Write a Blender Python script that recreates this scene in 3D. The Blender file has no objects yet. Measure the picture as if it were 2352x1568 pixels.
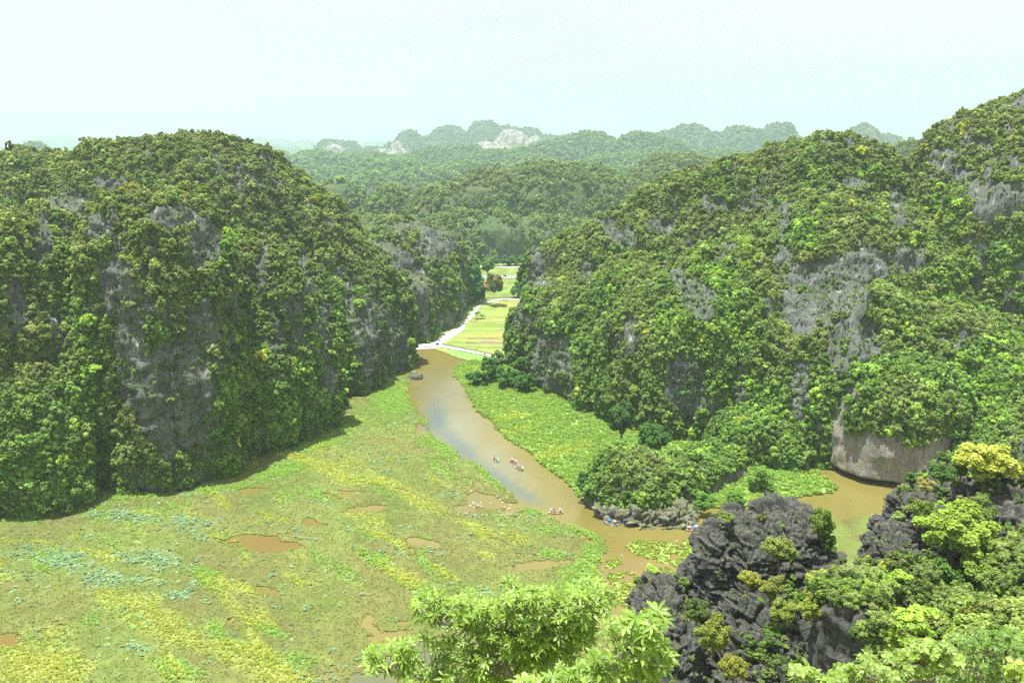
import bpy, bmesh, math, random
import numpy as np
from mathutils import Vector, Matrix, Euler
R = math.radians
scene = bpy.context.scene
COL = scene.collection

# ------------------------------------------------------------------ camera, world, sun, exposure
CAMH, PITCH, FP = 110.0, R(12.43), 1960.0          # camera height, downward pitch, focal length in layout units (2352 wide)
cam_d = bpy.data.cameras.new('camera'); cam_d.lens = 30; cam_d.sensor_width = 36
cam_d.clip_start = 0.5; cam_d.clip_end = 60000
cam = bpy.data.objects.new('camera', cam_d); COL.objects.link(cam)
cam.location = (0, 0, CAMH); cam.rotation_euler = (R(90) - PITCH, 0, 0)
scene.camera = cam

SUN = Vector((-0.16, -0.05, 0.975)).normalized()
world = bpy.data.worlds.new('World'); scene.world = world; world.use_nodes = True
wt = world.node_tree; wt.nodes.clear()
def wn(t, **k):
    n = wt.nodes.new(t)
    for a, b in k.items(): setattr(n, a, b)
    return n
sky = wn('ShaderNodeTexSky', sky_type='NISHITA', sun_disc=False)
sky.sun_elevation = math.asin(SUN.z); sky.sun_rotation = math.atan2(SUN.x, SUN.y) % (2 * math.pi)
sky.air_density = 1.0; sky.dust_density = 3.0; sky.ozone_density = 1.0; sky.altitude = 0
bg = wn('ShaderNodeBackground'); out = wn('ShaderNodeOutputWorld')
# thin high cloud veil, thicker in streaks
tc = wn('ShaderNodeTexCoord'); mp = wn('ShaderNodeMapping'); mp.inputs['Scale'].default_value = (1.2, 2.0, 7.0)
mp.inputs['Rotation'].default_value = (0.0, 0.12, 0.3)
nz = wn('ShaderNodeTexNoise'); nz.inputs['Scale'].default_value = 1.6; nz.inputs['Detail'].default_value = 7; nz.inputs['Roughness'].default_value = .55
nz.inputs['Distortion'].default_value = .5
mr = wn('ShaderNodeMapRange'); mr.inputs['From Min'].default_value = .35; mr.inputs['From Max'].default_value = .7
mr.inputs['To Min'].default_value = .68; mr.inputs['To Max'].default_value = .93
mx = wn('ShaderNodeMix', data_type='RGBA'); mx.inputs['B'].default_value = (5.55, 5.3, 5.1, 1)
wt.links.new(tc.outputs['Generated'], mp.inputs['Vector']); wt.links.new(mp.outputs['Vector'], nz.inputs['Vector'])
wt.links.new(nz.outputs['Fac'], mr.inputs['Value']); wt.links.new(mr.outputs['Result'], mx.inputs['Factor'])
wt.links.new(sky.outputs['Color'], mx.inputs['A']); wt.links.new(mx.outputs['Result'], bg.inputs['Color'])
bg.inputs['Strength'].default_value = 0.10
wt.links.new(bg.outputs['Background'], out.inputs['Surface'])

sun_d = bpy.data.lights.new('sun', 'SUN'); sun_d.energy = 5.0; sun_d.angle = R(0.55); sun_d.color = (1.0, .975, .92)
sun = bpy.data.objects.new('sun', sun_d); COL.objects.link(sun)
sun.location = (0, 0, 400); sun.rotation_euler = SUN.to_track_quat('Z', 'Y').to_euler()

scene.view_settings.view_transform = 'Standard'; scene.view_settings.look = 'None'
scene.view_settings.gamma = 1; scene.view_settings.exposure = 0.90
cy = scene.cycles
cy.max_bounces = 6; cy.diffuse_bounces = 3; cy.glossy_bounces = 2; cy.transmission_bounces = 4; cy.volume_bounces = 1
cy.transparent_max_bounces = 6; cy.caustics_reflective = False; cy.caustics_refractive = False
cy.sample_clamp_indirect = 4
cy.use_denoising = False

# ------------------------------------------------------------------ layout helpers
sp, cp = math.sin(PITCH), math.cos(PITCH)
def ray(px, py):
    dx = (px - 1176) / FP; dy = -(py - 784) / FP
    return np.array((dx, cp + dy * sp, -sp + dy * cp))
def G(px, py, z=0.0):                       # the point of the level z that stands at that spot of the photograph
    d = ray(px, py); t = (z - CAMH) / d[2]
    return np.array((d[0] * t, d[1] * t, z))
def AT(px, py, Y):                          # the point Y metres ahead that stands at that spot
    d = ray(px, py); t = Y / d[1]
    return np.array((d[0] * t, Y, CAMH + d[2] * t))
def PROJ(x, y, z=0.0):
    zz = z - CAMH
    f = y * cp - zz * sp; u = y * sp + zz * cp
    return 1176 + FP * x / f, 784 - FP * u / f

rng = np.random.default_rng(11)
random.seed(5)

# ------------------------------------------------------------------ numpy noise
def _h(ix, iy, iz, s):
    h = (ix.astype(np.uint32) * np.uint32(374761393) + iy.astype(np.uint32) * np.uint32(668265263)
         + iz.astype(np.uint32) * np.uint32(2147483647 & 1274126177) + np.uint32((s * 974711 + 12345) & 0xffffffff))
    h = (h ^ (h >> np.uint32(13))) * np.uint32(1274126177)
    h = (h ^ (h >> np.uint32(16))) * np.uint32(2246822519)
    h = h ^ (h >> np.uint32(13))
    return h.astype(np.float64) / 4294967295.0 * 2 - 1
def vn(x, y, z=None, s=0):
    if z is None: z = np.zeros_like(x) + .37
    xi, yi, zi = np.floor(x), np.floor(y), np.floor(z)
    fx, fy, fz = x - xi, y - yi, z - zi
    fx = fx * fx * fx * (fx * (fx * 6 - 15) + 10); fy = fy * fy * fy * (fy * (fy * 6 - 15) + 10); fz = fz * fz * fz * (fz * (fz * 6 - 15) + 10)
    xi = xi.astype(np.int64); yi = yi.astype(np.int64); zi = zi.astype(np.int64)
    def c(a, b, d): return _h(xi + a, yi + b, zi + d, s)
    def lp(a, b, t): return a + (b - a) * t
    return lp(lp(lp(c(0,0,0), c(1,0,0), fx), lp(c(0,1,0), c(1,1,0), fx), fy),
              lp(lp(c(0,0,1), c(1,0,1), fx), lp(c(0,1,1), c(1,1,1), fx), fy), fz)
def fbm(x, y, z=None, o=4, s=0, g=.5):
    a, t, n = 1.0, 0.0, 0.0
    for i in range(o):
        t = t + a * vn(x, y, z, s + i * 17); n += a; a *= g
        x = x * 2.03 + 5.1; y = y * 2.03 - 3.7
        if z is not None: z = z * 2.03 + 1.3
    return t / n
def ridge(x, y, z, o=3, s=0):
    a, t, n = 1.0, 0.0, 0.0
    for i in range(o):
        t = t + a * (1 - 2 * np.abs(vn(x, y, z, s + i * 31))); n += a; a *= .5
        x = x * 2.1 + 2.2; y = y * 2.1 + 7.1; z = z * 2.1 - 1.9
    return t / n
def cell(x, y, z, s=0):                     # distance to nearest and second nearest cell point, the nearest cell's value and its facet tilt
    xi, yi, zi = np.floor(x).astype(np.int64), np.floor(y).astype(np.int64), np.floor(z).astype(np.int64)
    f1 = np.full(x.shape, 9.0); f2 = np.full(x.shape, 9.0); v = np.zeros(x.shape); tl = np.zeros(x.shape)
    for a in (-1, 0, 1):
        for b in (-1, 0, 1):
            for c in (-1, 0, 1):
                X, Y, Z = xi + a, yi + b, zi + c
                px = X + .5 + .45 * _h(X, Y, Z, s + 1); py = Y + .5 + .45 * _h(X, Y, Z, s + 2); pz = Z + .5 + .45 * _h(X, Y, Z, s + 3)
                d = np.sqrt((px - x) ** 2 + (py - y) ** 2 + (pz - z) ** 2)
                m = d < f1
                f2 = np.where(m, f1, np.minimum(f2, d)); v = np.where(m, _h(X, Y, Z, s + 4), v); f1 = np.where(m, d, f1)
                tl = np.where(m, (x - px) * _h(X, Y, Z, s + 5) + (y - py) * _h(X, Y, Z, s + 6) + (z - pz) * _h(X, Y, Z, s + 7), tl)
    return f1, f2, v, tl

# ------------------------------------------------------------------ object helpers
def tag(o, label=None, cat=None, group=None, kind=None):
    if label: o['label'] = label
    if cat: o['category'] = cat
    if group: o['group'] = group
    if kind: o['kind'] = kind
    return o
def mesh_np(name, V, F, mat=None, smooth=False, uvcol=None, attrs=None):
    """V (n,3); F (m,k) array of equal-sided faces, or a list of faces"""
    me = bpy.data.meshes.new(name)
    V = np.asarray(V, dtype=np.float32)
    if isinstance(F, np.ndarray):
        m, k = F.shape
        me.vertices.add(len(V)); me.vertices.foreach_set('co', V.ravel())
        me.loops.add(m * k); me.loops.foreach_set('vertex_index', F.astype(np.int32).ravel())
        me.polygons.add(m); me.polygons.foreach_set('loop_start', np.arange(0, m * k, k, dtype=np.int32))
        me.polygons.foreach_set('loop_total', np.full(m, k, dtype=np.int32))
    else:
        me.from_pydata([tuple(map(float, v)) for v in V], [], F)
    me.update(calc_edges=True)
    if smooth: me.polygons.foreach_set('use_smooth', np.ones(len(me.polygons), dtype=bool))
    for an, (typ, dat) in (attrs or {}).items():
        at = me.attributes.new(an, typ, 'POINT')
        at.data.foreach_set({'FLOAT': 'value', 'INT': 'value', 'FLOAT_VECTOR': 'vector', 'FLOAT_COLOR': 'color'}[typ], np.asarray(dat).ravel())
    if mat: me.materials.append(mat)
    return me
def put(name, me, parent=None, loc=None):
    o = bpy.data.objects.new(name, me); COL.objects.link(o)
    if parent: o.parent = parent
    if loc is not None: o.location = [float(c) for c in loc]
    return o
def empty(name, loc, rz=0):
    o = bpy.data.objects.new(name, None); COL.objects.link(o); o.location = [float(c) for c in loc]; o.rotation_euler = (0, 0, rz)
    o.empty_display_size = .3
    return o
class MB:
    """collects simple solids into one mesh"""
    def __init__(s): s.v = []; s.f = []
    def add(s, V, F):
        b = len(s.v); s.v += [tuple(map(float, v)) for v in V]; s.f += [tuple(i + b for i in f) for f in F]; return s
    def box(s, c, d, rz=0, taper=1.0):
        V = []
        for z in (-.5, .5):
            t = taper if z > 0 else 1
            for x, y in ((-.5, -.5), (.5, -.5), (.5, .5), (-.5, .5)):
                X, Y = x * d[0] * t, y * d[1] * t
                V.append((c[0] + X * math.cos(rz) - Y * math.sin(rz), c[1] + X * math.sin(rz) + Y * math.cos(rz), c[2] + z * d[2]))
        return s.add(V, [(3, 2, 1, 0), (4, 5, 6, 7), (0, 1, 5, 4), (1, 2, 6, 5), (2, 3, 7, 6), (3, 0, 4, 7)])
    def tube(s, pts, rad, n=6, cap=True):
        pts = [Vector(p) for p in pts]
        rad = rad if hasattr(rad, '__len__') else [rad] * len(pts)
        V, F = [], []
        for i, p in enumerate(pts):
            t = (pts[min(i + 1, len(pts) - 1)] - pts[max(i - 1, 0)]).normalized()
            a = t.cross(Vector((0, 0, 1)) if abs(t.z) < .9 else Vector((1, 0, 0))).normalized(); b = t.cross(a)
            for k in range(n):
                w = 2 * math.pi * k / n
                V.append(p + (a * math.cos(w) + b * math.sin(w)) * rad[i])
        for i in range(len(pts) - 1):
            for k in range(n):
                F.append((i * n + k, i * n + (k + 1) % n, (i + 1) * n + (k + 1) % n, (i + 1) * n + k))
        if cap:
            F.append(tuple(range(n))[::-1]); F.append(tuple((len(pts) - 1) * n + k for k in range(n)))
        return s.add(V, F)
    def build(s, name, mat=None, parent=None, smooth=False):
        me = mesh_np(name, s.v, s.f, mat, smooth)
        return put(name, me, parent)

# ------------------------------------------------------------------ materials
class NT:
    def __init__(s, name):
        s.m = bpy.data.materials.new(name); s.m.use_nodes = True; s.t = s.m.node_tree; s.t.nodes.clear()
        s.out = s.n('ShaderNodeOutputMaterial')
    def n(s, t, ins=None, **k):
        n = s.t.nodes.new(t)
        for a, b in k.items(): setattr(n, a, b)
        for a, b in (ins or {}).items():
            if isinstance(b, tuple) and hasattr(b[0], 'outputs'): s.t.links.new(b[0].outputs[b[1]], n.inputs[a])
            elif isinstance(b, bpy.types.NodeSocket): s.t.links.new(b, n.inputs[a])
            else: n.inputs[a].default_value = b
        return n
    def noise(s, vec, scale, detail=4, rough=.55, dist=0):
        return s.n('ShaderNodeTexNoise', {'Vector': vec, 'Scale': scale, 'Detail': detail, 'Roughness': rough, 'Distortion': dist}).outputs['Fac']
    def ramp(s, fac, stops):
        n = s.n('ShaderNodeValToRGB', {'Fac': fac}); e = n.color_ramp.elements
        while len(e) < len(stops): e.new(.5)
        for i, (p, c) in enumerate(stops):
            e[i].position = p; e[i].color = (c if len(c) == 4 else (*c, 1)) if hasattr(c, '__len__') else (c, c, c, 1)
        return n.outputs['Color']
    def mix(s, f, a, b, mode='MIX'):
        n = s.n('ShaderNodeMix', data_type='RGBA', blend_type=mode)
        for nm, v in (('Factor', f), ('A', a), ('B', b)):
            if isinstance(v, bpy.types.NodeSocket): s.t.links.new(v, n.inputs[nm])
            else: n.inputs[nm].default_value = v if nm == 'Factor' or len(v) == 4 else (*v, 1)
        return n.outputs['Result']
    def math(s, op, a, b=0.0, clamp=False):
        n = s.n('ShaderNodeMath', operation=op, use_clamp=clamp)
        for i, v in ((0, a), (1, b)):
            if isinstance(v, bpy.types.NodeSocket): s.t.links.new(v, n.inputs[i])
            else: n.inputs[i].default_value = v
        return n.outputs[0]
    def pos(s, scale=(1, 1, 1), loc=(0, 0, 0)):
        g = s.n('ShaderNodeNewGeometry')
        m = s.n('ShaderNodeMapping', {'Vector': g.outputs['Position'], 'Scale': scale, 'Location': loc})
        return m.outputs['Vector']
    def finish(s, sh):
        s.t.links.new(sh, s.out.inputs['Surface']); return s.m
def simple(name, col, rough=.6, spec=.3, var=.15, scale=6.0, metal=0):
    t = NT(name); n = t.noise(t.n('ShaderNodeTexCoord').outputs['Object'], scale, 3)
    c = t.mix(t.math('MULTIPLY', n, 1.0), tuple(x * (1 - var) for x in col), tuple(min(1, x * (1 + var)) for x in col))
    p = t.n('ShaderNodeBsdfPrincipled', {'Base Color': c, 'Roughness': rough, 'Specular IOR Level': spec, 'Metallic': metal})
    return t.finish(p.outputs[0])

def foliage_mat(name, trans=.32, spec=.25, rough=.55, huevar=.5):
    t = NT(name)
    a = t.n('ShaderNodeAttribute', attribute_type='INSTANCER', attribute_name='tint')
    v = t.n('ShaderNodeAttribute', attribute_type='GEOMETRY', attribute_name='v').outputs['Fac']
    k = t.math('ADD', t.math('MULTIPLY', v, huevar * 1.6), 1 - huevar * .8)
    c = t.mix(1.0, a.outputs['Color'], t.n('ShaderNodeCombineColor', {'Red': k, 'Green': k, 'Blue': k}).outputs[0], 'MULTIPLY')
    ye = t.mix(t.math('MULTIPLY', v, .35), c, t.mix(1.0, c, (1.3, 1.12, .6), 'MULTIPLY'))
    p = t.n('ShaderNodeBsdfPrincipled', {'Base Color': ye, 'Roughness': rough, 'Specular IOR Level': spec})
    tr = t.n('ShaderNodeBsdfTranslucent', {'Color': t.mix(1.0, ye, (1.3, 1.25, .5), 'MULTIPLY')})
    m = t.n('ShaderNodeMixShader', {0: trans, 1: p.outputs[0], 2: tr.outputs[0]})
    return t.finish(m.outputs[0])
M_LEAF = foliage_mat('foliage')
M_LEAF_NEAR = foliage_mat('near_foliage', .30, .45, .38, .5)
M_GRASS = foliage_mat('grass_blades', .4, .2, .6, .35)

def rock_mat(name, dark=(.065, .072, .068), mid=(.165, .178, .170), pale=(.40, .41, .38), green=(.045, .07, .018), veg=.5, scale=1.0, ochre=0.0, bump=.8, stain=.55, crack=.45, edge_tone=0.0):
    t = NT(name)
    st = t.noise(t.pos((.42 * scale, .42 * scale, .045 * scale)), 1.0, 7, .62, .5)
    bl = t.noise(t.pos((.10 * scale,) * 3), 1.0, 5, .6)
    fi = t.noise(t.pos((1.3 * scale, 1.3 * scale, .6 * scale)), 1.0, 7, .68, .4)
    w = t.n('ShaderNodeTexNoise', {'Vector': t.pos((.5 * scale,) * 3), 'Scale': 1.0, 'Detail': 5.0, 'Roughness': .6}).outputs['Color']
    ad = t.n('ShaderNodeVectorMath', {0: t.pos((.34 * scale, .34 * scale, .17 * scale)), 1: t.n('ShaderNodeVectorMath', {0: w, 'Scale': 1.6}, operation='SCALE').outputs[0]}, operation='ADD').outputs[0]
    vo = t.n('ShaderNodeTexVoronoi', {'Vector': ad, 'Scale': 1.0}, feature='DISTANCE_TO_EDGE').outputs['Distance']
    c = t.ramp(st, [(.30, dark), (.45, mid), (.58, mid), (.70, pale)])
    c = t.mix(t.math('MULTIPLY', t.ramp(bl, [(.38, 1.0), (.58, 0.0)]), stain), c, tuple(x * 1.25 for x in dark))
    c = t.mix(t.math('MULTIPLY', t.ramp(fi, [(.32, 1.0), (.52, 0.0)]), .6), c, tuple(x * .55 for x in dark))
    ck = t.math('MULTIPLY', t.ramp(vo, [(0.0, 1.0), (.025, 0.0)]), t.ramp(bl, [(.4, 0.0), (.6, 1.0)]))
    c = t.mix(t.math('MULTIPLY', ck, crack), c, (.02, .02, .02))
    if ochre:
        oc = t.noise(t.pos((.5, .5, .14), (31, 7, 3)), 1.0, 5, .6, .8)
        c = t.mix(t.math('MULTIPLY', t.ramp(oc, [(.5, 0.0), (.62, 1.0)]), ochre), c, (.42, .25, .11))
    g = t.n('ShaderNodeNewGeometry'); nzp = t.n('ShaderNodeSeparateXYZ', {'Vector': g.outputs['Normal']}).outputs['Z']
    gn = t.noise(t.pos((.09 * scale,) * 3, (9, 4, 2)), 1.0, 7, .72)
    gf = t.math('ADD', t.math('MULTIPLY', nzp, 1.0), t.math('SUBTRACT', t.math('MULTIPLY', gn, 2.2), 1.65 - veg))
    gf = t.math('MULTIPLY', gf, 2.2, True)
    gcol = t.mix(fi, green, tuple(x * 2.3 for x in green))
    gcol = t.mix(t.ramp(gn, [(.45, 0.0), (.6, .6)]), gcol, (.15, .15, .055))
    c = t.mix(gf, c, gcol)
    if edge_tone:
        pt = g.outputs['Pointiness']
        c = t.mix(t.ramp(pt, [(.50, 0.0), (.60, edge_tone)]), c, tuple(x * 1.0 for x in pale))  # paler on convex edges
        c = t.mix(t.ramp(pt, [(.40, .8), (.49, 0.0)]), c, tuple(x * .5 for x in dark))  # darker in creases
    h = t.math('ADD', t.math('MULTIPLY', st, 1.0), t.math('ADD', t.math('MULTIPLY', fi, .8), t.math('MULTIPLY', t.ramp(vo, [(0.0, 0.0), (.06, 1.0)]), .12)))
    bp = t.n('ShaderNodeBump', {'Height': h, 'Strength': bump, 'Distance': 1.6 / scale})
    p = t.n('ShaderNodeBsdfPrincipled', {'Base Color': c, 'Roughness': .9, 'Specular IOR Level': .15, 'Normal': bp.outputs[0]})
    return t.finish(p.outputs[0])
M_ROCK = rock_mat('limestone', veg=-.15, dark=(.055, .065, .055), mid=(.215, .238, .212), pale=(.60, .62, .56), scale=1.4, bump=1.0, stain=.45)
M_ROCK_CAVE = rock_mat('stained_limestone', dark=(.10, .10, .093), mid=(.32, .315, .285), pale=(.66, .64, .58), veg=-.3, ochre=.4, stain=.25, scale=1.5)
M_ROCK_NEAR = rock_mat('dark_karst_limestone', edge_tone=.45, dark=(.035, .037, .032), mid=(.098, .102, .088), pale=(.27, .27, .24), green=(.06, .065, .03), veg=-.35, scale=3.2, bump=.9, stain=.5)
M_ROCK_ISLE = rock_mat('islet_limestone', edge_tone=.4, dark=(.06, .058, .055), mid=(.2, .19, .18), pale=(.42, .40, .37), green=(.10, .13, .035), veg=.15, scale=2.2)
M_ROCK_FAR = rock_mat('distant_limestone', green=(.045, .075, .03), veg=1.0, scale=.12, bump=.5)

# ------------------------------------------------------------------ hills
def dome(px, py, Y, rx, ry, n=2.4, m=2.0, rot=0, res=1.6, a1=None, a2=3.0, a3=.8, seed=0, z0=-2.0, lob=.12, ground_y=None, ztop=None, cut=None, blocky=0.0, back=1.0):
    c = AT(px, py, Y)
    zt = c[2] if ztop is None else ztop
    H = zt - z0
    a1 = min(9, .13 * max(rx, ry)) if a1 is None else a1
    ph = np.linspace(0, math.pi / 2, 400)
    pr, pz = np.cos(ph) ** (2 / n), np.sin(ph) ** (2 / m)
    arc = np.concatenate([[0], np.cumsum(np.hypot(np.diff(pr) * max(rx, ry), np.diff(pz) * H))])
    ns = max(10, int(arc[-1] / res)); nt = max(16, int(2 * math.pi * max(rx, ry) * .85 / res))
    s = np.linspace(0, arc[-1], ns); prr, pzz = np.interp(s, arc, pr), np.interp(s, arc, pz)
    th = np.linspace(0, 2 * math.pi, nt, endpoint=False)
    T, Rr = np.meshgrid(th, prr); _, Z = np.meshgrid(th, pzz)
    ln = vn(np.cos(T) * 1.7 + seed * 3.1, np.sin(T) * 1.7, Z * 1.2, seed) + .5 * vn(np.cos(T) * 4 + seed, np.sin(T) * 4, Z * 1.5, seed + 5)
    rr = Rr * (1 + lob * ln * (1 - .6 * Z ** 3))
    x, y = rx * rr * np.cos(T), ry * rr * np.sin(T)
    x, y = x * math.cos(rot) - y * math.sin(rot), x * math.sin(rot) + y * math.cos(rot)
    P = np.stack([c[0] + x, c[1] + y, z0 + H * Z], -1)
    # normals by finite differences
    dt = np.roll(P, -1, 1) - np.roll(P, 1, 1); ds = np.gradient(P, axis=0)
    N = np.cross(dt, ds); N /= np.linalg.norm(N, axis=-1, keepdims=True) + 1e-9
    N[-1] = (0, 0, 1)
    X, Yy, Zz = P[..., 0], P[..., 1], P[..., 2]
    L = max(14, .45 * max(rx, ry))
    d = a1 * fbm(X / L, Yy / L, Zz / (L * 1.5), 3, seed) * (1 - .75 * Z ** 4)
    k = a2 / 3.0
    if a2: d = d + a2 * .7 * (ridge(X / (9 * k + 3), Yy / (9 * k + 3), Zz / (24 * k + 6), 3, seed + 40) - .35)
    if a2 >= 4: d = d + .28 * a2 * ridge(X / 7, Yy / 7, Zz / 20, 3, seed + 55)
    if a3: d = d + a3 * fbm(X / 2.6, Yy / 2.6, Zz / 3.5, 3, seed + 70)
    if blocky:
        wx, wy, wz = (.9 * fbm(X / 4, Yy / 4, Zz / 4, 3, q) for q in (3, 4, 5))
        f1, f2, v, tl = cell((X + wx) / 4.2, (Yy + wy) / 4.2, (Zz + wz) / 1.8, 9)
        g1, g2, u, ul = cell((X + wx) / 1.6, (Yy + wy) / 1.6, (Zz + wz) / .75, 19)
        d = d + blocky * (1.2 * v + 1.5 * tl + 1.0 * np.clip((f2 - f1) * 7, 0, 1) - 1.1 + .38 * u + .75 * ul + .42 * np.clip((g2 - g1) * 6, 0, 1))
        d = d + blocky * (.26 * ridge(X / .8, Yy / .8, Zz / 1.7, 2, 78) + .2 * fbm(X / .4, Yy / .4, Zz / .5, 2, 77))
    P = P + N * d[..., None]
    if cut is not None: P = cut(P, T, Z)
    V = P.reshape(-1, 3)
    i = np.arange(ns - 1)[:, None] * nt; j = np.arange(nt)[None, :]; j2 = (j + 1) % nt
    F = np.stack([i + j, i + j2, i + nt + j2, i + nt + j], -1).reshape(-1, 4)
    # close the summit with the last ring's centre
    return dict(V=V, F=F, c=c, rx=rx, ry=ry, n=n, m=m, rot=rot, z0=z0, H=H)
def merge(ds):
    V, F, b = [], [], 0
    for d in ds:
        V.append(d['V']); F.append(d['F'] + b); b += len(d['V'])
    return np.concatenate(V), np.concatenate(F)
def inside(P, d, k=.93):
    x, y = P[:, 0] - d['c'][0], P[:, 1] - d['c'][1]
    X = x * math.cos(d['rot']) + y * math.sin(d['rot']); Y = -x * math.sin(d['rot']) + y * math.cos(d['rot'])
    r = np.sqrt((X / d['rx']) ** 2 + (Y / d['ry']) ** 2)
    z = np.clip((P[:, 2] - d['z0']) / d['H'], 0, 9)
    return (r / k) ** d['n'] + (z / k) ** d['m'] < 1
def sample(V, F, density, rg):
    A, B, C, D = (V[F[:, k]] for k in range(4))
    n1 = np.cross(C - A, D - B); ar = .5 * np.linalg.norm(n1, axis=1); nn = n1 / (2 * ar[:, None] + 1e-9)
    cnt = rg.poisson(ar * density)
    ix = np.repeat(np.arange(len(F)), cnt); u, v = rg.random(len(ix))[:, None], rg.random(len(ix))[:, None]
    P = (A[ix] * (1 - u) + B[ix] * u) * (1 - v) + (D[ix] * (1 - u) + C[ix] * u) * v
    return P, nn[ix]

# ------------------------------------------------------------------ foliage prototypes (meshes only)
def quads(P, N, size, rg, aspect=.6):
    """diamond leaf clumps at P facing N"""
    n = len(P); r = rg.normal(size=(n, 3)); t = np.cross(N, r); t /= np.linalg.norm(t, axis=1, keepdims=True) + 1e-9
    b = np.cross(N, t)
    s = (size * (rg.random(n) * .8 + .6))[:, None]
    V = np.stack([P + t * s, P + b * s * aspect + N * s * .12, P - t * s, P - b * s * aspect + N * s * .12], 1).reshape(-1, 3)
    F = np.arange(4 * n).reshape(n, 4)
    return V, F
def uvball(c, r, nu=9, nv=6):
    V, F = [], []
    for i in range(nv + 1):
        f = math.pi * i / nv
        for k in range(nu):
            w = 2 * math.pi * k / nu; V.append((c[0] + r * math.sin(f) * math.cos(w), c[1] + r * math.sin(f) * math.sin(w), c[2] + r * math.cos(f)))
    for i in range(nv):
        for k in range(nu): F.append((i * nu + k, (i + 1) * nu + k, (i + 1) * nu + (k + 1) % nu, i * nu + (k + 1) % nu))
    return np.array(V), np.array(F)
def crown_mesh(name, seed, lobes=9, nq=700, qs=.12, squash=.8, up=.75, core=.55, mat=None, spread=.66, lr=(.22, .46)):
    rg = np.random.default_rng(seed)
    C = rg.normal(size=(lobes, 3)); C /= np.linalg.norm(C, axis=1, keepdims=True)
    C *= (rg.random(lobes) ** .5 * spread)[:, None]; C[:, 2] = C[:, 2] * squash + .15
    LR = rg.uniform(*lr, lobes)
    P, N = [], []
    per = int(nq / lobes * 1.7)
    for i in range(lobes):
        d = rg.normal(size=(per, 3)); d[:, 2] += .25; d /= np.linalg.norm(d, axis=1, keepdims=True)
        rr = LR[i] * (.62 + .52 * rg.random(per) ** .8 + .12 * vn(d[:, 0] * 3, d[:, 1] * 3, d[:, 2] * 3, seed + i))
        p = C[i] + d * rr[:, None] * np.array((1, 1, squash ** .5))
        keep = np.ones(per, bool)
        for j in range(lobes):
            if j != i: keep &= np.linalg.norm(p - C[j], axis=1) > LR[j] * .72
        P.append(p[keep]); N.append(d[keep])
    P, N = np.concatenate(P), np.concatenate(N)
    N = N * .55 + rg.normal(size=N.shape) * .42 + np.array((0, 0, up)); N /= np.linalg.norm(N, axis=1, keepdims=True)
    V, F = quads(P, N, qs, rg)
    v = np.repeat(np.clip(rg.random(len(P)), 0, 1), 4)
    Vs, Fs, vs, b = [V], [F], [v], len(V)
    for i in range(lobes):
        cv, cf = uvball(C[i], LR[i] * core); Vs.append(cv); Fs.append(cf + b); b += len(cv); vs.append(np.full(len(cv), .15))  # inner balls coloured dark: shade inside the crown put into the tint
    V, F, v = np.concatenate(Vs), np.concatenate(Fs), np.concatenate(vs)
    return mesh_np(name, V, F, mat or M_LEAF, attrs={'v': ('FLOAT', v)})
BUSH = [crown_mesh('bush_crown', 100 + i, lobes=[14, 16, 20, 22, 17, 26, 12, 18][i], nq=[520, 560, 640, 700, 600, 800, 460, 640][i], qs=.17 if i != 6 else .22, spread=.92, lr=(.13, .34), core=.5,
                   squash=[.55, .8, .65, .9, 1.35, .75, .5, 1.1][i]) for i in range(8)]
FAR = [crown_mesh('far_crown', 200 + i, lobes=6, nq=160, qs=.3, squash=.75, core=.75) for i in range(4)]
FINE = [crown_mesh('fine_crown', 300 + i, lobes=[20, 26, 32, 22][i], nq=[2400, 2800, 3200, 2600][i], qs=.10, squash=[.8, .8, .75, 1.0][i], spread=.85, lr=(.13, .30), core=.4, mat=M_LEAF) for i in range(4)]
def tuft_mesh(name, seed, n=26, h=1.0, w=.06, spread=.5, lean=.5, mat=None):
    rg = np.random.default_rng(seed); V, F, v = [], [], []
    for i in range(n):
        a = rg.uniform(0, 2 * math.pi); r = spread * math.sqrt(rg.random()); b = np.array((r * math.cos(a), r * math.sin(a), 0))
        d = rg.uniform(0, 2 * math.pi); L = lean * rg.uniform(.2, 1); hh = h * rg.uniform(.5, 1.1)
        side = np.array((-math.sin(d), math.cos(d), 0)) * w * rg.uniform(.7, 1.5)
        top = b + np.array((math.cos(d) * L * hh, math.sin(d) * L * hh, hh)); mid = b + (top - b) * .55 + np.array((0, 0, .1 * hh))
        k = len(V); V += [b - side, b + side, mid + side * .8, mid - side * .8, top + side * .15, top - side * .15]
        F += [(k, k + 1, k + 2, k + 3), (k + 3, k + 2, k + 4, k + 5)]; v += [rg.random()] * 6
    return mesh_np(name, V, np.array(F), mat or M_GRASS, attrs={'v': ('FLOAT', v)})
TUFT = [tuft_mesh('grass_tuft', 400 + i, n=[26, 34, 20][i], h=[.6, .45, 1.0][i], w=.11, lean=[2.0, 2.4, 1.1][i]) for i in range(3)]
def pad_mesh(name, seed, n=5):
    rg = np.random.default_rng(seed); V, F, v = [], [], []
    for i in range(n):
        c = np.array((rg.uniform(-.6, .6), rg.uniform(-.6, .6), rg.uniform(.05, .5))); r = rg.uniform(.20, .38); t = rg.normal(size=2) * .25
        k = len(V); V.append(c - np.array((0, 0, .05)))
        for j in range(8):
            a = 2 * math.pi * j / 8; dx, dy = r * math.cos(a), r * math.sin(a); V.append(c + np.array((dx, dy, dx * t[0] + dy * t[1] + .02)))
        for j in range(4): F.append((k, k + 1 + 2 * j, k + 2 + 2 * j, k + 1 + (2 * j + 2) % 8))
        v += [rg.random()] * 9
    return mesh_np(name, V, np.array(F), M_GRASS, attrs={'v': ('FLOAT', v)})
PADS = [pad_mesh('lotus_leaves', 450 + i, n=4 + 2 * i) for i in range(2)]

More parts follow.
